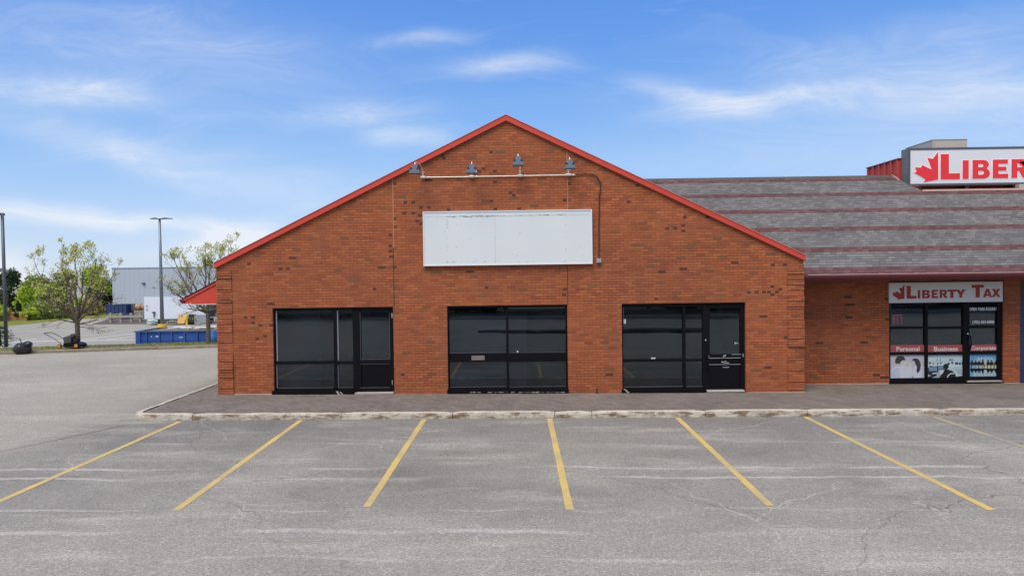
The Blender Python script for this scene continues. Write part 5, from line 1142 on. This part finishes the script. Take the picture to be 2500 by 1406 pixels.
X, Z = U(374.5, 763, TY-.2); g = MB(); g.box(X-.14, X+.14, TY-.25, TY, Z-.05, Z+.08); g.tube([(X, TY-.1, Z-.05), (X, TY-.1, Z-.6)], .05, 6); g.build('crank_box', M['undercar'], tl)
# things standing before and beside the trailer
def lean(name, pts, Y0, Y1, m, label, cat, th=.05):
    q = [U(px, py, Y0) for px, py in pts]; g = MB(); n = len(q); zs_ = [p[1] for p in q]; z0_, z1_ = min(zs_), max(zs_)
    f = lambda p: Y0+(Y1-Y0)*(p[1]-z0_)/(z1_-z0_)
    g.v = [(p[0], f(p), p[1]) for p in q]+[(p[0], f(p)+th, p[1]) for p in q]; g.f = [tuple(range(n)), tuple(reversed(range(n, 2*n)))]+[(k, n+k, n+(k+1) % n, (k+1) % n) for k in range(n)]; g.mi = [0]*len(g.f)
    cx = sum(p[0] for p in q)/n; o = g.build(name, m, None, (cx, Y0, z0_)); return tag(o, label, cat)
lean('plywood_sheet', [(432, 790.5), (450, 790), (447, 769), (427, 770)], 61.8, 62.6, M['plywood'], 'tan plywood sheet leaning against the white trailer', 'plywood')
x_, z_ = U(456, 790, 61.5); zg2 = lot(x_, 61.5); zt_2 = U(456, 767, 61.5)[1]; g = MB(); g.tube([(x_, 61.5, zg2-.1), (x_, 61.5, zt_2-.08), (x_, 61.5, zt_2)], [.12, .12, .06], 14)
tag(g.build('bollard', mat('yellow_bollard', (.70, .55, .03), .5), None, (x_, 61.5, zg2)), 'yellow steel bollard standing right of the plywood sheet', 'bollard')
a, b, c, d = UR((460, 769, 472, 787), 62.3); g = MB(); g.box(a, b, 62.3, 62.9, c, d); bb = g.build('dark_cabinet', mat('dark_green', (.018, .026, .014), .6, var=.5, scale=8), None, ((a+b)/2, 62.6, c)); tag(bb, 'dark green cabinet behind the yellow bollard', 'cabinet')
g = MB(); g.box(a-.03, b+.03, 62.27, 62.93, d, d+.05); g.build('lid', M['undercar'], bb)
a, b, c, d = UR((474, 770, 505, 791), 62.4); g = MB(); g.box(a, b, 62.4, 62.5, c-.1, d); g.box(a, b, 62.38, 62.52, d, d+.06); tag(g.build('concrete_barrier', mat('barrier_grey', (.25, .28, .33), .8, var=.15), None, (a, 62.4, c)), 'grey panel barrier under the right end of the trailer', 'barrier')
a, b, c, d = UR((404, 783.5, 430, 791), 61.6); g = MB(); g.box(a, b, 61.6, 62.6, c, c+.1); g.box(a+.2, b-.1, 61.6, 62.6, d-.08, d)
for k in range(4): g.box(a+.15+k*(b-a-.3)/3, a+.25+k*(b-a-.3)/3, 61.65, 62.55, c+.1, d-.08)
tag(g.build('timber_pallet', M['timber'], None, (a, 62, c)), 'low timber pallet lying under the trailer left of the plywood', 'pallet')
a, b, c, d = UR((357, 783, 380, 792), 60.5); R = random.Random(7); g = MB()
for k in range(4): g.blob(((a+b)/2+R.uniform(-.1, .1), 60.9, c+.1+k*.12), ((b-a)*.52, .5, .10), 16, 8, .12, k)
tag(g.build('wrapped_bundle', M['palewrap'], None, ((a+b)/2, 60.9, c)), 'pale crumpled wrapped bundle on the ground below the trailer corner', 'bundle')
# navy container, low bin, guard rail, bales
def tub(name, r, Y, dep, m, label, cat):
    a, b, c, d = UR(r, Y); T = thing(name, ((a+b)/2, Y+dep/2, c), label, cat); g = MB()
    g.box(a, b, Y, Y+.06, c, d); g.box(a, b, Y+dep-.06, Y+dep, c, d); g.box(a, a+.06, Y+.06, Y+dep-.06, c, d); g.box(b-.06, b, Y+.06, Y+dep-.06, c, d); g.box(a+.06, b-.06, Y+.06, Y+dep-.06, c, c+.06); g.build('body', m, T)
    g = MB()
    for k in range(6): xx_ = a+.05+(b-a-.1)*k/5; g.box(xx_-.04, xx_+.04, Y-.06, Y, c, d)
    g.build('rib', m, T); g = MB(); g.box(a-.05, b+.05, Y-.08, Y+.02, d, d+.08); g.build('rim', mat('navy_rim', (.05, .09, .2), .5), T); return T
tub('waste_container', (259, 744, 309, 766), 72, 3, M['navydump'], 'navy ribbed waste container beside the warehouse corner', 'container')
tub('low_bin', (296, 767, 315, 778), 68.5, 1.2, M['navydump'], 'low navy bin in front of the gravel beside a guard post', 'bin')
X, Z = U(320, 760, 73); g = MB(); q = [U(px, py, 73) for px, py in [(314, 761), (314, 743), (322, 742), (332, 741), (333, 761)]]; g.prism(q, 73, 74.5); tag(g.build('covered_pile', mat('grey_tarp', (.10, .095, .09), .8, var=.3), None, (X, 73.5, q[0][1])), 'grey covered pile left of the tan bales', 'pile')
for (r, lab, sd_) in [((327, 741.5, 341, 757), 'tan paper bale with a white torn end, left of its pair', 1), ((341, 742, 354, 757), 'tan paper bale tucked against the trailer, right of its pair', 2)]:
    a, b, c, d = UR(r, 71.5); g = MB(); R = random.Random(sd_)
    g.blob(((a+b)/2, 72.2, (c+d)/2), ((b-a)*.56, .7, (d-c)*.55), 18, 10, .08, sd_); T = thing('paper_bale', ((a+b)/2, 72.2, c), lab, 'bale', 'tan bales beside the trailer'); g.build('bale', M['tan'], T)
    if sd_ == 1: g = MB(); X, Z = U(331, 746, 71.4); g.blob((X, 71.6, Z), (.14, .1, .2), 12, 8, .1, 2); g.build('torn_end', M['tarp'], T)
a, b, c, d = UR((328, 757.5, 353, 771), 71.3); g = MB()
for k in range(5): g.box(a, b, 71.2, 73, c+(d-c)*k/5, c+(d-c)*k/5+.10)
for k in range(4): g.box(a+.05+k*(b-a-.2)/3, a+.2+k*(b-a-.2)/3, 71.25, 72.95, c-.4, d-.05)
tag(g.build('pallet_stack', M['timber'], None, (a, 72, c-.4)), 'grey timber pallet stack carrying the tan bales', 'pallet')
gr = []
for i, (px, lab) in enumerate([(269, 'grey timber guard post nearest the grass bank'), (294, 'grey timber guard post left of the low navy bin'), (319, 'grey timber guard post right of the low navy bin'), (341, 'grey timber guard post beside the trailer end')]):
    a, b, c, d = UR((px-2.6, 764, px+2.6, 781), 66.5); g = MB(); g.box(a, b, 66.5, 66.75, c-.5, d); o = g.build('guard_post', M['timber'], None, ((a+b)/2, 66.6, c-.5)); tag(o, lab, 'post', 'guard posts by the gravel'); gr.append((a, b, c, d))
g = MB(); z_ = gr[0][3]-.3; g.box(gr[0][0]-.4, gr[3][1]+.3, 66.4, 66.48, z_-.3, z_); tag(g.build('guard_rail', M['timber'], None, (gr[1][0], 66.45, z_-.3)), 'grey guard rail running across the four timber posts', 'rail')
# brown board fence beyond the bank
FY = BY(20)+1; fa, fb = GB(-60, FY), GB(64, FY); g = MB(); x_ = fa[0]
T = thing('board_fence', ((fa[0]+fb[0])/2, FY, fb[2]), 'brown board fence on the grass bank at the left edge', 'fence'); ft_ = U(30, 761, FY)[1]; R = random.Random(1)
while x_ < fb[0]: w_ = .16; g.box(x_, x_+w_-.012, FY, FY+.03, fb[2]-.3, ft_+R.uniform(-.05, .05)); x_ += w_
g.build('boards', M['fencebrown'], T); g = MB(); x_ = fa[0]
while x_ < fb[0]: g.box(x_-.06, x_+.06, FY+.04, FY+.16, fb[2]-.3, ft_+.08); x_ += 2.4
g.build('fence_posts', M['fencebrown'], T)
fa, fb = GB(205, 86), GB(256, 86); g = MB(); x_ = fa[0]; ft_ = U(230, 752, 86)[1]
while x_ < fb[0]: g.box(x_, x_+.148, 85, 85.03, fb[2]-.3, ft_+R.uniform(-.05, .05)); x_ += .16
tag(g.build('board_fence', M['fencebrown'], None, ((fa[0]+fb[0])/2, 85, fb[2])), 'brown board fence stretch behind shrubs left of the navy container', 'fence')
